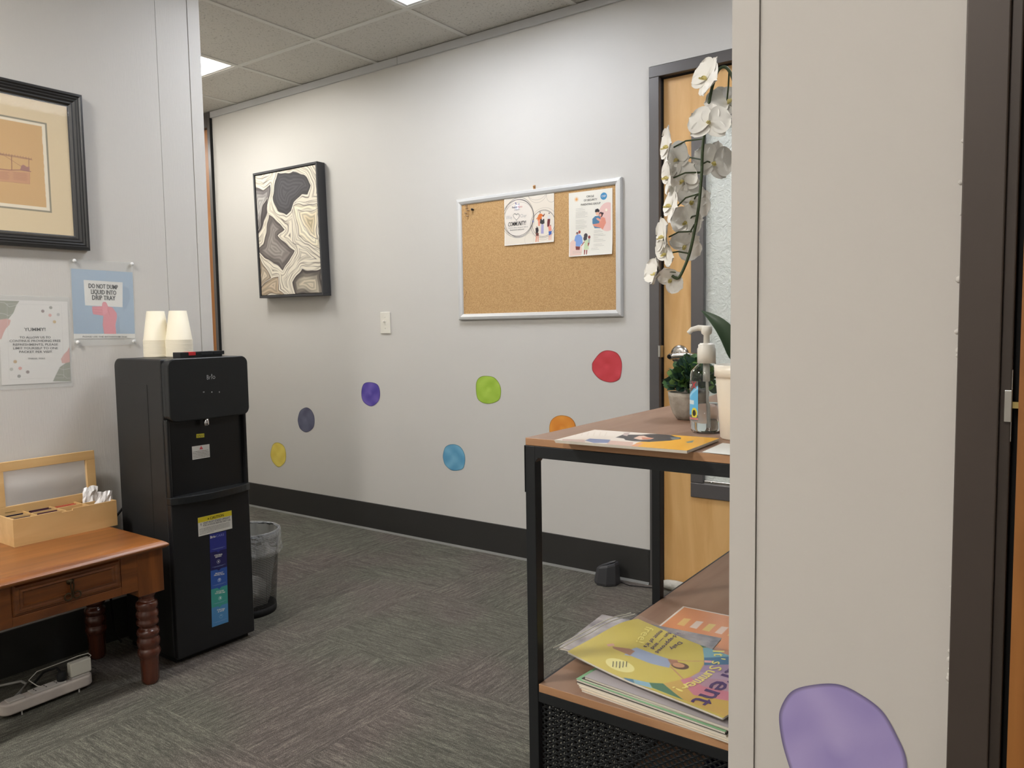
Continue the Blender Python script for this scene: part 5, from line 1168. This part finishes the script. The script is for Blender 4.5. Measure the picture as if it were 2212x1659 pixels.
# ---- on the top shelf
q = hz(1478, 905, SZ); py_ = -1.447; PXc = hy(1447,850,py_)[0]+.044
pp_ = thing('potted_plant', 'small artificial leafy green plant in a rough grey cement pot', 'potted plant', (PXc, py_, SZ))
CEM = mat('rough cement', (172,164,152), .9, rgb2=(138,130,118), vscale=30, bump=.7, bscale=90, bdist=.003)
b = MB(); b.lathe((PXc,py_,SZ), [(.020,0),(.026,.002),(.034,.014),(.0405,.032),(.0435,.050),(.0445,.060),(.040,.060),(.038,.046)], 40); b.build('pot', CEM, pp_)
b = MB(); b.lathe((PXc,py_,SZ+.050), [(.037,0),(.02,.006),(.001,.008)], 20); b.build('soil', mat('moss filler', (60,64,46), .9), pp_)
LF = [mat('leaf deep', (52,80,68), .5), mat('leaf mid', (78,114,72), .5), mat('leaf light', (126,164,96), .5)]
def leafm(b, base, dirv, L_, W_, mi, droop=.12, cup=.3, roll=0):
    dv_ = Vector(dirv).normalized(); sd = dv_.cross(Vector((0,0,1))); sd = Matrix.Rotation(roll, 3, dv_) @ sd
    if sd.length < 1e-3: sd = Vector((1,0,0))
    sd.normalize(); up = sd.cross(dv_).normalized(); rows = []
    for k in range(6):
        u = k/5; w_ = W_*math.sin(math.pi*min(1, u*.92+.06))**.75*(1 if u < 1 else 0); c = Vector(base)+dv_*L_*u-Vector((0,0,1))*droop*L_*u*u
        if k == 5: w_ = 0.0004
        rows += [c-sd*w_+up*cup*w_, c-up*0.0, c+sd*w_+up*cup*w_]
    b.add(rows, [(k*3+i, k*3+i+1, (k+1)*3+i+1, (k+1)*3+i) for k in range(5) for i in (0,1)], mi, True)
b = MB(); r = random.Random(3)
for k in range(380):
    th = r.uniform(0, 2*math.pi); ph = math.acos(r.uniform(-.45, 1)); rad = r.uniform(.35, 1)
    dirv = (math.sin(ph)*math.cos(th), math.sin(ph)*math.sin(th), math.cos(ph)*.8+.1)
    c = (PXc+.008+dirv[0]*.043*rad, py_+dirv[1]*.043*rad, SZ+.078+dirv[2]*.056*rad)
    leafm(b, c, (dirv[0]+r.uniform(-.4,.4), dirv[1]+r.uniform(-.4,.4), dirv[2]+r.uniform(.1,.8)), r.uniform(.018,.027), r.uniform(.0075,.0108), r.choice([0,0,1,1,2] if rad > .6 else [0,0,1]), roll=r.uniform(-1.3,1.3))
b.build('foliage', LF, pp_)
b = MB()
for k in range(14):
    th = k*.9; b.tube([(PXc, py_, SZ+.052),(PXc+.012+.02*math.cos(th), py_+.02*math.sin(th), SZ+.10),(PXc+.014+.03*math.cos(th), py_+.03*math.sin(th), SZ+.125)], .0011, 5)
b.build('stem', LF[1], pp_)

# hand sanitizer
BXc, BYc = -.557, -1.625
hs_ = thing('sanitizer_bottle', 'clear pump bottle of hand sanitizer half hidden by the near wall', 'bottle', (BXc, BYc, SZ))
def glassy(name, rgb, ior, rough=.02):
    return mat(name, rgb, rough, trans=1.0, ior=ior)
body = [(.018,.0),(.026,.001),(.0295,.006),(.0305,.018),(.0305,.110),(.0290,.118),(.0200,.128),(.0145,.133),(.0145,.140)]
b = MB(); inner = [(r_-.0012, z+.0012 if i < 3 else z) for i, (r_, z) in enumerate(body)]
b.lathe((BXc,BYc,SZ), body+[(.0133,.140)]+list(reversed(inner)), 48, cap=False); b.lathe((BXc,BYc,SZ), [(.018,0),(.0005,.002)], 48, cap=False); b.build('bottle', glassy('clear bottle plastic', (250,252,252), 1.3), hs_)
b = MB(); b.lathe((BXc,BYc,SZ), [(.0002,.004),(.024,.004),(.0285,.009),(.0288,.056),(.0002,.0562)], 48, cap=False); b.build('gel', glassy('clear gel', (246,250,252), 1.33), hs_)
b = MB(); b.lathe((BXc,BYc,SZ), [(.0172,.133),(.0172,.160),(.0155,.163),(.0155,.168),(.0135,.169),(.012,.171)], 40); b.lathe((BXc,BYc,SZ), [(.006,.168),(.0055,.186),(.0095,.189),(.0105,.194),(.0105,.202),(.008,.204)], 28)
b.tube([(BXc,BYc,SZ+.198),(BXc-.014,BYc-.006,SZ+.200),(BXc-.025,BYc-.011,SZ+.197),(BXc-.031,BYc-.013,SZ+.190)], [.0062,.0055,.0048,.0042], 14)
b.build('pump', mat('translucent white pump', (232,228,218), .35, sub=.0), hs_)
b = MB(); b.tube([(BXc,BYc,SZ+.135),(BXc+.002,BYc,SZ+.07),(BXc+.004,BYc,SZ+.012)], .0028, 10); b.lathe((BXc,BYc,SZ+.098), [(.0065,0),(.0065,.034)], 20); b.build('dip_tube', mat('milky tube', (226,226,220), .3, alpha=.7), hs_)
# wrap label on the camera-left side
lw0, lw1 = math.radians(176), math.radians(262); nU, nV = 46, 60; V_, C_ = [], []
for j in range(nV):
    for i in range(nU):
        u, v = i/(nU-1), j/(nV-1); th = lw0+(lw1-lw0)*u; V_.append((BXc+.0310*math.cos(th), BYc+.0310*math.sin(th), SZ+.024+.076*v))
        c = (92,92,90)
        band = .30+.42*u; 
        if v < band+.18 and v > .14+.02*u: c = (96,178,222)
        if abs(v-(band+.12)) < .03: c = (150,208,236)
        if abs(v-(.46+.10*(1-u)*0)) < .05 and u < .8: c = (214,226,230)
        if math.hypot((u-.80)*1.0, (v-.20)*1.25) < .17: c = (222,208,60)
        if math.hypot((u-.80)*1.0, (v-.20)*1.25) < .10: c = (50,46,34)
        if v < .10: c = (120,120,118)
        if abs(v-.06) < .012 and u > .1: c = (210,120,120)
        C_.append(lin(c))
me = bpy.data.meshes.new('label'); me.from_pydata([tuple(np.array(p)-np.array(hs_.location)) for p in V_], [], [(j*nU+i, j*nU+i+1, (j+1)*nU+i+1, (j+1)*nU+i) for j in range(nV-1) for i in range(nU-1)])
at = me.color_attributes.new('ink', 'FLOAT_COLOR', 'POINT'); A = np.ones((len(V_),4), np.float32); A[:, :3] = C_; at.data.foreach_set('color', A.ravel()); me.materials.append(print_mat('bottle label print', .35))
o = bpy.data.objects.new('bottle_label', me); COL.objects.link(o); o.parent = hs_
V2, F2 = glyphs('Germ', .02); V3, F3 = glyphs('X', .05); b = MB()
def cyltext(V, Fs, u0, u1, z0, ht, mi):
    lo, hi = V.min(0), V.max(0); vs = []
    for x, y in V:
        th = lw0+(lw1-lw0)*(u0+(u1-u0)*(x-lo[0])/(hi[0]-lo[0])); vs.append((BXc+.0314*math.cos(th), BYc+.0314*math.sin(th), z0+(y-lo[1])/(hi[1]-lo[1])*ht))
    b.add(vs, Fs, mi)
cyltext(V2, F2, .06, .60, SZ+.087, .009, 0); cyltext(V3, F3, .66, .92, SZ+.086, .013, 1); V4, F4 = glyphs('-', .03); cyltext(V4, F4, .60, .66, SZ+.0915, .002, 0); b.build('lettering', [I['white'], I['red']], hs_)

# orchid
OX, OY = -.468, -1.668
orc = thing('orchid', 'artificial white orchid arching out of a tall white pot behind the near wall', 'potted plant', (OX, OY, SZ))
b = MB(); b.lathe((OX,OY,SZ), [(.040,0),(.0425,.003),(.0505,.105),(.0505,.112),(.0535,.113),(.0535,.134),(.0505,.134),(.049,.118)], 48); b.build('pot', mat('cream ceramic', (232,224,208), .3), orc)
b = MB(); b.lathe((OX,OY,SZ+.120), [(.049,0),(.03,.005),(.001,.006)], 24); b.build('moss', mat('brown moss', (84,74,58), .95, bump=1, bscale=120), orc)
# stem: rises behind the wall, arches out to the left and hangs down
SY = -1.66; stempx = [(1600,330),(1590,200),(1573,150),(1553,150),(1538,190),(1527,250),(1518,318),(1516,370),(1513,410),(1508,455),(1500,500),(1490,545),(1478,578),(1465,601),(1452,596)]
pts = [(OX,OY,SZ+.12),(OX+.006,OY,SZ+.30)]+[tuple(hy(x,y,SY)) for x,y in stempx]
SG_ = mat('orchid stem green', (66,80,50), .5)
def smooth(P, m=5):
    P = [np.array(p, float) for p in P]; Q = []
    for i in range(len(P)-1):
        p0, p1, p2, p3 = P[max(i-1,0)], P[i], P[i+1], P[min(i+2, len(P)-1)]
        for t_ in np.linspace(0, 1, m, endpoint=False): Q.append(0.5*((2*p1)+(-p0+p2)*t_+(2*p0-5*p1+4*p2-p3)*t_*t_+(-p0+3*p1-3*p2+p3)*t_**3))
    return Q+[P[-1]]
pts = smooth(pts); b = MB(); b.tube(pts, [.0028]*len(pts), 10); b.tube([(OX-.006,OY-.01,SZ+.12),(OX-.010,OY-.01,SZ+.22),(OX+.002,OY,SZ+.34)], .0016, 6); b.build('stem', SG_, orc)
PT = mat('white silk petal', (250,247,240), .55, sub=.4, bump=.3, bscale=40, bstretch=(1,1,1)); CT = mat('orchid throat', (232,220,150), .6)
def petal(b, c, dirv, nrm_, L_, W_, fold=.0, curlv=.2, wid=.8):
    dv_ = Vector(dirv).normalized(); nv_ = Vector(nrm_); sd = dv_.cross(nv_).normalized(); nv_ = sd.cross(dv_).normalized(); rows = []; nk, ns = 9, 6
    for k in range(nk+1):
        u = k/nk; w_ = W_*(math.sin(math.pi*(u**wid)*.96+.06))**.62 if 0 < k < nk else W_*.12
        for s in range(ns+1):
            q_ = (s/ns-.5)*2; z_ = curlv*L_*(u*u)*-1 + fold*W_*q_*q_ + .04*W_*math.sin(5*q_+3*u)
            rows.append(Vector(c)+dv_*L_*(u-(.05*q_*q_ if k == nk else 0))+sd*w_*q_+nv_*(z_+.0012*random.random()))
    n = ns+1; b.add(rows, [(k*n+s, k*n+s+1, (k+1)*n+s+1, (k+1)*n+s) for k in range(nk) for s in range(ns)], 0, True)
CAMD = Vector((-.55,.80,0))
def flower(px, py, face, size, spin, attach, Y=SY, open_=1.0):
    c = Vector(hy(px, py, Y)); n = Vector(face).normalized(); e1 = n.cross(Vector((0,0,1))).normalized(); e2 = n.cross(e1).normalized()*-1
    e1, e2 = e1*math.cos(spin)+e2*math.sin(spin), -e1*math.sin(spin)+e2*math.cos(spin)
    b = MB(); s = size
    for ang, L_, W_ in ((90,.50,.20),(215,.47,.19),(325,.47,.19)):
        a_ = math.radians(ang); petal(b, c-n*.002, e1*math.cos(a_)+e2*math.sin(a_)+n*(.15+(1-open_)*1.1), n, L_*s, W_*s, .12, .14)
    for ang in (20, 160):
        a_ = math.radians(ang); petal(b, c, e1*math.cos(a_)+e2*math.sin(a_)+n*(.12+(1-open_)*1.2), n, .50*s, .34*s, .10, .20, wid=.95)
    o = b.build('flower', PT, orc)
    b = MB(); petal(b, c+n*.002, -e2*.8+n*.8, n, .17*s, .06*s, .5, -.4)
    for sg in (-1,1): petal(b, c+n*.002, e1*sg*.5-e2*.3+n*.8, n, .12*s, .05*s, .5, -.3)
    b.lathe(tuple(c+n*.001), [(.012*s,0),(.035*s,.05*s),(.02*s,.12*s)], 10, axis=tuple(n)); ob = b.build('lip', CT, orc); 
    if attach is not None:
        q_ = Vector(hy(*attach, SY)); b = MB(); mid = (c+q_)/2+Vector((0,0,.004)); b.tube([q_, mid, c-n*.008], .0015, 7); b.build('pedicel', SG_, orc)
flower(1532,268,(.25,-1,.25),.080,0.1,(1530,235),SY-.022)
flower(1528,172,(-.45,-.8,.25),.084,.7,(1550,160),SY+.004,.8)
flower(1572,225,(.5,-.6,.4),.086,-.3,(1575,155),SY+.02)
flower(1446,318,(-.75,-.6,.05),.080,.35,(1518,300),SY-.012,.8)
flower(1466,345,(-.4,-.9,-.1),.072,-.6,(1516,345),SY+.006,.9)
flower(1540,352,(.5,-.7,-.2),.080,.2,(1516,355),SY+.03)
flower(1478,390,(-.3,-.9,-.3),.078,-.4,(1515,372),SY+.012)
flower(1446,384,(-.7,-.6,.0),.070,.9,(1515,372),SY-.004,.8)
flower(1452,446,(-.7,-.65,.15),.080,.5,(1511,418),SY-.010,.9)
flower(1496,436,(.2,-.9,-.3),.074,1.2,(1512,420),SY+.026)
flower(1484,480,(-.1,-.9,-.2),.070,.3,(1506,465),SY+.018,.9)
flower(1436,512,(-.7,-.6,.0),.080,-.2,(1495,500),SY-.006,.85)
flower(1480,530,(.2,-.8,-.5),.068,1.0,(1500,485),SY+.026,.9)
flower(1440,548,(-.5,-.8,-.2),.062,.6,(1490,548),SY+.004,.8)
flower(1422,594,(-.6,-.7,.25),.072,.3,(1462,588),SY-.006,.4)
flower(1450,604,(.1,-.8,-.3),.060,.9,(1465,600),SY+.010,.6)
# strap leaves
def strap(P, W_, nm='leaf'):
    P = [Vector(p) for p in P]; b = MB(); rows = []
    for k, p in enumerate(P):
        t = (P[min(k+1,len(P)-1)]-P[max(k-1,0)]).normalized(); sd = t.cross(CAMD).normalized(); u = k/(len(P)-1); w_ = W_*(math.sin(math.pi*min(1,.18+.80*u)))**.8*(0.06 if k == len(P)-1 else 1)
        rows += [p-sd*w_+CAMD*w_*-.35, p, p+sd*w_+CAMD*w_*-.35]
    b.add(rows, [(k*3+i, k*3+i+1, (k+1)*3+i+1, (k+1)*3+i) for k in range(len(P)-1) for i in (0,1)], 0, True); o = b.build(nm, mat('orchid leaf', (58,78,56), .35), orc, smooth=True)
    m_ = o.modifiers.new('thick','SOLIDIFY'); m_.thickness = .0012; s_ = o.modifiers.new('s','SUBSURF'); s_.levels = 1; s_.render_levels = 2; return o
tip = hy(1513,670,OY-.03); strap([(OX,OY,SZ+.12),(OX-.002,OY-.012,SZ+.155),tuple(hy(1592,770,OY-.02)),tuple(hy(1573,722,OY-.025)),tuple(hy(1545,690,OY-.03)),tuple(tip)], .019)
strap([(OX,OY,SZ+.12),(OX+.02,OY-.02,SZ+.18),(OX+.07,OY-.03,SZ+.20),(OX+.08,OY-.04,SZ+.17)], .020)
strap([(OX,OY,SZ+.12),(OX+.0,OY+.03,SZ+.17),(OX-.01,OY+.07,SZ+.19),(OX-.02,OY+.10,SZ+.17)], .018)

# magazines and paper on the top
def mag_stack_frame(px, z, n=(0,0,1)):
    P = [np.array(hz(*p, z)) for p in px]; return P
P = mag_stack_frame([(1272,927.5),(1549,945),(1489,974),(1211,950)], SZ+.007)      # back-left, back-right, front-right, front-left
u_ = ((P[1]-P[0])+(P[2]-P[3]))/2; v_ = ((P[0]-P[3])+(P[1]-P[2]))/2; wM, hM = np.linalg.norm(u_), np.linalg.norm(v_); u_ /= wM; v_ -= u_*(u_@v_); v_ /= np.linalg.norm(v_); cM = sum(P)/4; oM = cM-u_*wM/2-v_*hM/2; oM[2] = SZ+.0065
fr = Frame(oM, u_, v_, (0,0,1)); T = lambda x, y: fr.px(1200+x*380/2212, 900+y*380/2212)
m1 = thing('brochure', 'folded brochure with a yellow end and a dark-haired portrait on the top shelf', 'brochure', tuple(np.array(fr.at(wM/2,hM/2))*np.array((1,1,0))+np.array((0,0,SZ))))
cv = Canvas(wM, hM, .0012, (236,226,214))
cv.poly([T(960,380),T(1020,330),T(1480,225),T(2060,250),(wM+.01,hM),(wM+.01,-.01),(wM*.62,-.01)],(240,178,52)); cv.poly([(wM*.60,-.01),(wM*.66,-.01),T(1110,330),T(1010,340)],(232,166,120)); 
cv.poly([T(*p) for p in ((370,300),(430,275),(690,290),(670,330),(480,330))],(112,130,176),.9); cv.poly([T(*p) for p in ((80,310),(90,280),(370,290),(370,325))],(206,176,166),.7); cv.poly([T(*p) for p in ((690,300),(980,320),(960,375),(640,345))],(214,176,160),.8)
cv.poly([T(*p) for p in ((755,262),(850,225),(1080,228),(1190,218),(1330,218),(1450,232),(1500,250),(1575,262),(1575,282),(1500,290),(1440,302),(1330,308),(1180,318),(990,310),(880,295),(860,275))],(62,60,62)); cv.poly([T(*p) for p in ((980,272),(1050,242),(1110,238),(1160,258),(1240,272),(1190,286),(1060,290))],(232,196,176)); cv.poly([T(*p) for p in ((1085,262),(1240,268),(1180,282),(1090,284))],(214,132,100))
cv.poly([T(*p) for p in ((860,205),(940,198),(900,245),(850,235))],(196,176,170)); cv.poly([T(*p) for p in ((1440,262),(1560,258),(1560,282),(1470,290))],(130,140,140),.8); cv.poly([T(*p) for p in ((1640,318),(1740,298),(1720,325),(1660,330))],(110,140,150),.9)
for k in range(6): cv.line([T(270+k*75,195),T(250+k*75,240)],.0007,(196,176,156),.6)
cv.build('cover', fr, print_mat('satin magazine print', .4), m1)
b = MB()
for k in range(4): b.obox(fr.at(.0006*k,.0004*k,-.0002-.0012*(k+1)), fr.u*(wM-.0008*k), fr.v*(hM-.0006*k), (0,0,.0011), 0)
b.build('pages', mat('page edges', (222,214,200), .7), m1)
P = mag_stack_frame([(1561,957.5),(1640,967),(1600,985),(1517,977)], SZ+.0006); b = MB(); b.prism([tuple(p) for p in P], (0,0,.0006), 0); lf = b.build('leaflet', mat('white leaflet', (226,226,220), .6), fix=True)
tag(lf, 'white leaflet lying by the front edge of the top shelf beside the wall', 'leaflet')

# ---- lower shelf: magazine pile
ZQ = lambda x, y: (1180+x*400/2212, 1300+y*400/2212)
def slab(o, u, v, w_, h_, z, th, nm, lab, cover, edge, grp='magazines on the lower shelf', bend=None, cat='magazine'):
    t_ = thing(nm, lab, cat, (o[0]+u[0]*w_/2+v[0]*h_/2, o[1]+u[1]*w_/2+v[1]*h_/2, z), grp)
    nx_ = 14
    b = MB()
    def P(a_, c_, zz_): 
        zb = bend(a_, c_) if bend else 0
        return (o[0]+u[0]*a_+v[0]*c_, o[1]+u[1]*a_+v[1]*c_, z+zz_+zb)
    n = 18
    for (z0, z1, mi, ins) in ((0, th-.0004, 1, .0012), (th-.0004, th, 0, 0)):
        vs = []
        for zz_ in (z0, z1):
            for j in range(2):
                for i in range(n): vs.append(P(ins+(w_-2*ins)*i/(n-1), ins+(h_-2*ins)*j, zz_))
        fs = [(i, i+1, n+i+1, n+i) for i in range(n-1)]+[(2*n+n+i, 2*n+n+i+1, 2*n+i+1, 2*n+i) for i in range(n-1)]
        fs = [tuple(reversed(f)) for f in fs]
        fs += [(i, i+1, 2*n+i+1, 2*n+i) for i in range(n-1)]+[(2*n+n+i, 2*n+n+i+1, n+i+1, n+i) for i in range(n-1)]+[(0,2*n,3*n,n),(n-1,2*n-1,4*n-1,3*n-1)]
        bb = MB(); bb.add(vs, fs, 0, False); bb.build('cover' if mi == 0 else 'pages', cover if mi == 0 else edge, t_, fix=True)
    return t_
def unit(a_): return np.array((math.cos(a_), math.sin(a_), 0))
PE = mat('page edges', (222,214,200), .7)
z = ZL+.0003; base = hz(*ZQ(400,1085), ZL)
piles = [((230,214,190),.0046,'white magazine at the bottom of the pile on the lower shelf',(0,0),-4.5,.0),
 ((236,226,206),.0042,'cream magazine second from the bottom of the pile on the lower shelf',(-.006,.002),-4.8,0),
 ((60,58,56),.0050,'dark-covered magazine third from the bottom of the lower shelf pile',(-.012,.004),-5.2,0),
 ((140,190,146),.0044,'pale green magazine in the middle of the lower shelf pile',(-.014,.006),-5.6,0),
 ((70,66,64),.0036,'thin dark magazine on the pale green one in the lower shelf pile',(-.002,.006),-5.0,0),
 ((176,170,172),.0050,'grey magazine in a plastic sleeve near the top of the lower shelf pile',(.004,.006),-6.0,0)]
for rgb, th, lab, (dx, dy), ang, _ in piles:
    a_ = math.radians(ang); u = unit(a_); v = unit(a_+math.pi/2); o = (base[0]+dx, base[1]+.004+dy)
    slab(o, u, v, .30, .215, z, th, 'magazine', lab, mat('cover '+str(rgb), rgb, .3), PE); z += th+.0002
zt = z
# silver and grey magazine sticking out behind the yellow one
q = hz(*ZQ(780,170), ZL+.036); a_ = math.radians(4); u, v = unit(a_), unit(a_+math.pi/2)
slab((q[0]-.012, q[1]-.20), u, v, .27, .205, zt, .0045, 'magazine', 'silver-grey magazine poking out behind the yellow magazine', mat('silver cover', (190,188,190), .15, .2, rgb2=(140,138,146), vscale=22, bump=.6, bscale=30, bdist=.004), PE); zt += .0047
# yellow magazine in a clear bag
Pm = [hz(*ZQ(*p), zt+.012) for p in ((1080,240),(300,640),(2120,1340))]
vM = unit(math.radians(-11.5)); uM = unit(math.radians(-11.5)-math.pi/2); WY_, HY_ = .222, .345
oY = np.array(hz(*ZQ(1095,235), zt+.012)); oY[2] = zt+.0052
yw = lambda a_, c_: .012*np.clip(1-c_/.16, 0, 1)**1.6*(1+.5*np.sin(a_*20)) + .0012*np.sin(a_*38+c_*18)+.001
fr = Frame(oY, uM, vM, (0,0,1)); 
def TQ(x, y, h=.006):
    d_ = fr.px(*ZQ(x, y), h); c_ = max(0, d_[1]); h2 = float(yw(max(0, d_[0]), c_)); return fr.px(*ZQ(x, y), h2)
ym = thing('magazine', 'yellow summer parenting magazine in a clear bag on top of the lower shelf pile', 'magazine', tuple(fr.at(WY_/2, HY_/2)), 'magazines on the lower shelf')
cv = Canvas(WY_, HY_, .0013, (214,196,84)); T = TQ
cols = [((64,128,98),[(930,910),(1230,965),(1270,1020),(1640,1170),(1390,975)]),]
def cp(P, c, a_=1): cv.poly([T(*p) for p in P], c, a_)
cp([(1480,230),(2400,560),(2600,1500),(1640,1170),(1395,975),(1620,935),(1830,830),(1895,680),(1850,520),(1780,430)],(216,180,76))
cp([(1790,470),(1900,440),(2140,500),(2150,540),(1870,550)],(58,122,88)); cp([(1870,555),(2300,520),(2300,660),(1885,670)],(122,176,190)); cp([(1885,665),(2300,650),(2300,750),(1885,760)],(56,118,160)); cp([(1880,755),(2300,740),(2300,860),(1820,860)],(166,140,178)); cp([(1830,840),(2300,850),(2300,960),(1720,905)],(186,160,186)); cp([(1720,900),(2300,950),(2300,1100),(1760,1000),(1650,960)],(190,150,170)); cp([(1600,935),(1720,905),(1870,1010),(2300,1100),(2300,1200),(1760,1110),(1650,1000)],(214,130,150)); cp([(1400,975),(1600,935),(1760,1110),(2180,1300),(2180,1400),(1640,1170)],(214,176,84))
cp([(920,905),(1040,925),(1055,970),(960,940)],(72,128,160)); cp([(1040,925),(1235,965),(1265,1030),(1060,975)],(140,186,206)); cp([(1230,965),(1395,975),(1640,1170),(1270,1025)],(66,124,92))
p = T(880,762); p2 = T(1085,762); cv.ell(p[0],p[1],.019,.031,(240,232,150),rot=0)
# the girl: dress, arms, head
cp([(1030,560),(1080,545),(1500,690),(1470,790),(1250,740),(1020,650),(930,635)],(160,176,204)); cp([(790,530),(1000,560),(1060,590),(1000,640),(930,610),(800,555)],(170,120,88)); cp([(720,500),(800,490),(820,520),(740,530)],(222,170,150)); cp([(1450,680),(1560,690),(1600,760),(1500,770)],(176,120,90))
p = T(1600,765); cv.ell(p[0],p[1],.0145,.0165,(92,54,34)); p = T(1580,755); cv.ell(p[0],p[1],.010,.012,(206,150,110)); cv.line([T(1500,690),T(1700,705),T(1900,705)],.0028,(206,150,110)); cv.line([T(1490,780),T(1560,850),T(1640,930)],.0028,(206,150,110)); cp([(1890,695),(1980,700),(1970,725),(1890,722)],(232,170,170))
cvm = print_mat('glossy magazine print', .42, .0)
cv.build('cover', fr, cvm, ym, bend=yw)
lt_ = Letters(fr, yw)
def ltext(s, p0, p1, hpx, m, bold=.02, **k):          # a word whose reading direction runs from p0 to p1 in the photograph
    a_, c_ = np.array(T(*p0)), np.array(T(*p1)); wd = np.linalg.norm(c_-a_); rot = math.atan2(c_[1]-a_[1], c_[0]-a_[0]); mid = (a_+c_)/2; lt_.put(s, mid[0], mid[1], wd, hpx, m, bold=bold, rot=rot, **k)
PU = I['purple']; CR = mat('ink pale yellow', (244,232,130), .5)
ltext('Daily', (1610,490), (1490,570), .0085, PU, ref='D', bold=.03); ltext('kid-approved', (1585,375), (1320,610), .0085, PU, ref='k', bold=.03); ltext('fun — and', (1480,370), (1265,565), .0085, PU, ref='k', bold=.03); ltext("most of it's", (1385,350), (1180,545), .0085, PU, ref='k', bold=.03); ltext('free!', (1245,310), (1120,490), .017, CR, ref='k', bold=.03)
arc = [(2050,575),(2065,620),(2075,655),(2055,700),(2040,760),(2000,830),(1950,880),(1880,930),(1800,980),(1700,1015),(1610,1030),(1530,1060)]
for ch, p0, p1 in zip("It'sSummer!", arc[:-1], arc[1:]):
    a_, c_ = np.array(T(*p0)), np.array(T(*p1)); rot = math.atan2(c_[1]-a_[1], c_[0]-a_[0]); mid = (a_+c_)/2; wd = np.linalg.norm(c_-a_)*.86
    V, Fs = glyphs(ch, .04); asp = (V[:,0].max()-V[:,0].min())/(glyphs('H', .04)[0][:,1].max()); lt_.put(ch, mid[0], mid[1], min(wd, .026*asp*1.15), .022, CR, bold=.04, rot=rot)
ltext('Parent', (2420,740), (1850,1230), .040, mat('ink title purple', (74,40,110), .5), bold=.03)
for k in range(5): 
    p0 = T(800+k*40, 720); p1 = T(800+k*40-6, 800-abs(k-2)*8); 
    if I['dgrey'] not in lt_.mats: lt_.mats.append(I['dgrey'])
    lt_.mb.tube([fr.at(*p0, .0008+float(yw(*p0))), fr.at(*p1, .0008+float(yw(*p1)))], .0006, 4, mi=lt_.mats.index(I['dgrey']))
lt_.build(ym)
cvp = Canvas(WY_-.002, HY_-.002, .005, (222,214,200)); cvp.build('pages', Frame(fr.at(.001, .001, 0), uM, vM, (0,0,1)), PE, ym, bend=lambda a_, c_: yw(a_+.001, c_+.001), thick=.0036, h=-.0010)
cvb = Canvas(WY_+.020, HY_+.034, .006, (255,255,255)); frb = Frame(fr.at(-.010, -.030, 0), uM, vM, (0,0,1))
rr_ = np.random.RandomState(5); 
bag_b = lambda a_, c_: yw(np.clip(a_-.010, 0, WY_), np.clip(c_-.030, 0, HY_))+.0022+.0010*np.sin(a_*70+c_*40)*np.sin(c_*55)+.0006
bag = cvb.build('clear_bag', frb, mat('clear bag film', (245,245,245), .12, alpha=.08, spec=.5), ym, bend=bag_b)
b = MB(); pts = [frb.at(a_, .003, float(bag_b(a_, .003))) for a_ in np.linspace(0, WY_+.02, 16)]; b.tube(pts, .0013, 6); pts = [frb.at(a_, .014, float(bag_b(a_, .014))) for a_ in np.linspace(0, WY_+.02, 16)]; b.tube(pts, .0013, 6); b.build('bag_seal', mat('bag seal', (226,222,206), .2, alpha=.6), ym)
# orange sheet further back on the lower shelf
P = [hz(*ZQ(*p), ZL+.0008) for p in ((1635,52),(1366,268))]; u = P[0]-P[1]; hO = .215; u /= np.linalg.norm(u); v = np.array((u[1], -u[0], 0)); 
frO = Frame(P[0]-u*.28, u, v, (0,0,1)); cv = Canvas(.28, .22, .0014, (226,150,104)); T = lambda x, y: frO.px(*ZQ(x, y))
cv.poly([(0,0),(.28,0),(.28,.22),(.275,.22),(.275,.005),(0,.005)],(238,232,222))
for k, c in enumerate(((232,190,120),(232,212,196),(232,200,120),(236,206,186),(232,190,120))): x = 1580+k*150; y = 195+k*33; cv.poly([T(x+65,y),T(x+150,y+10),T(x+65,y+95),T(x-20,y+75)],c)
os_ = thing('leaflet', 'orange laminated sheet with a white border on the lower shelf behind the magazines', 'leaflet', tuple(np.array(frO.at(.14,.11))*np.array((1,1,0))+np.array((0,0,ZL))))
cv.build('sheet', frO, print_mat('laminated print', .25, .4), os_, thick=.0007)
lt_ = Letters(frO)
for k in range(4): x = 1690+k*150; y = 225+k*33; a_, c_ = T(x, y), T(x-55, y+55); lt_.put('Name', (a_[0]+c_[0])/2, (a_[1]+c_[1])/2, .014, .003, I['dgrey'], rot=math.atan2(c_[1]-a_[1], c_[0]-a_[0])) if False else None
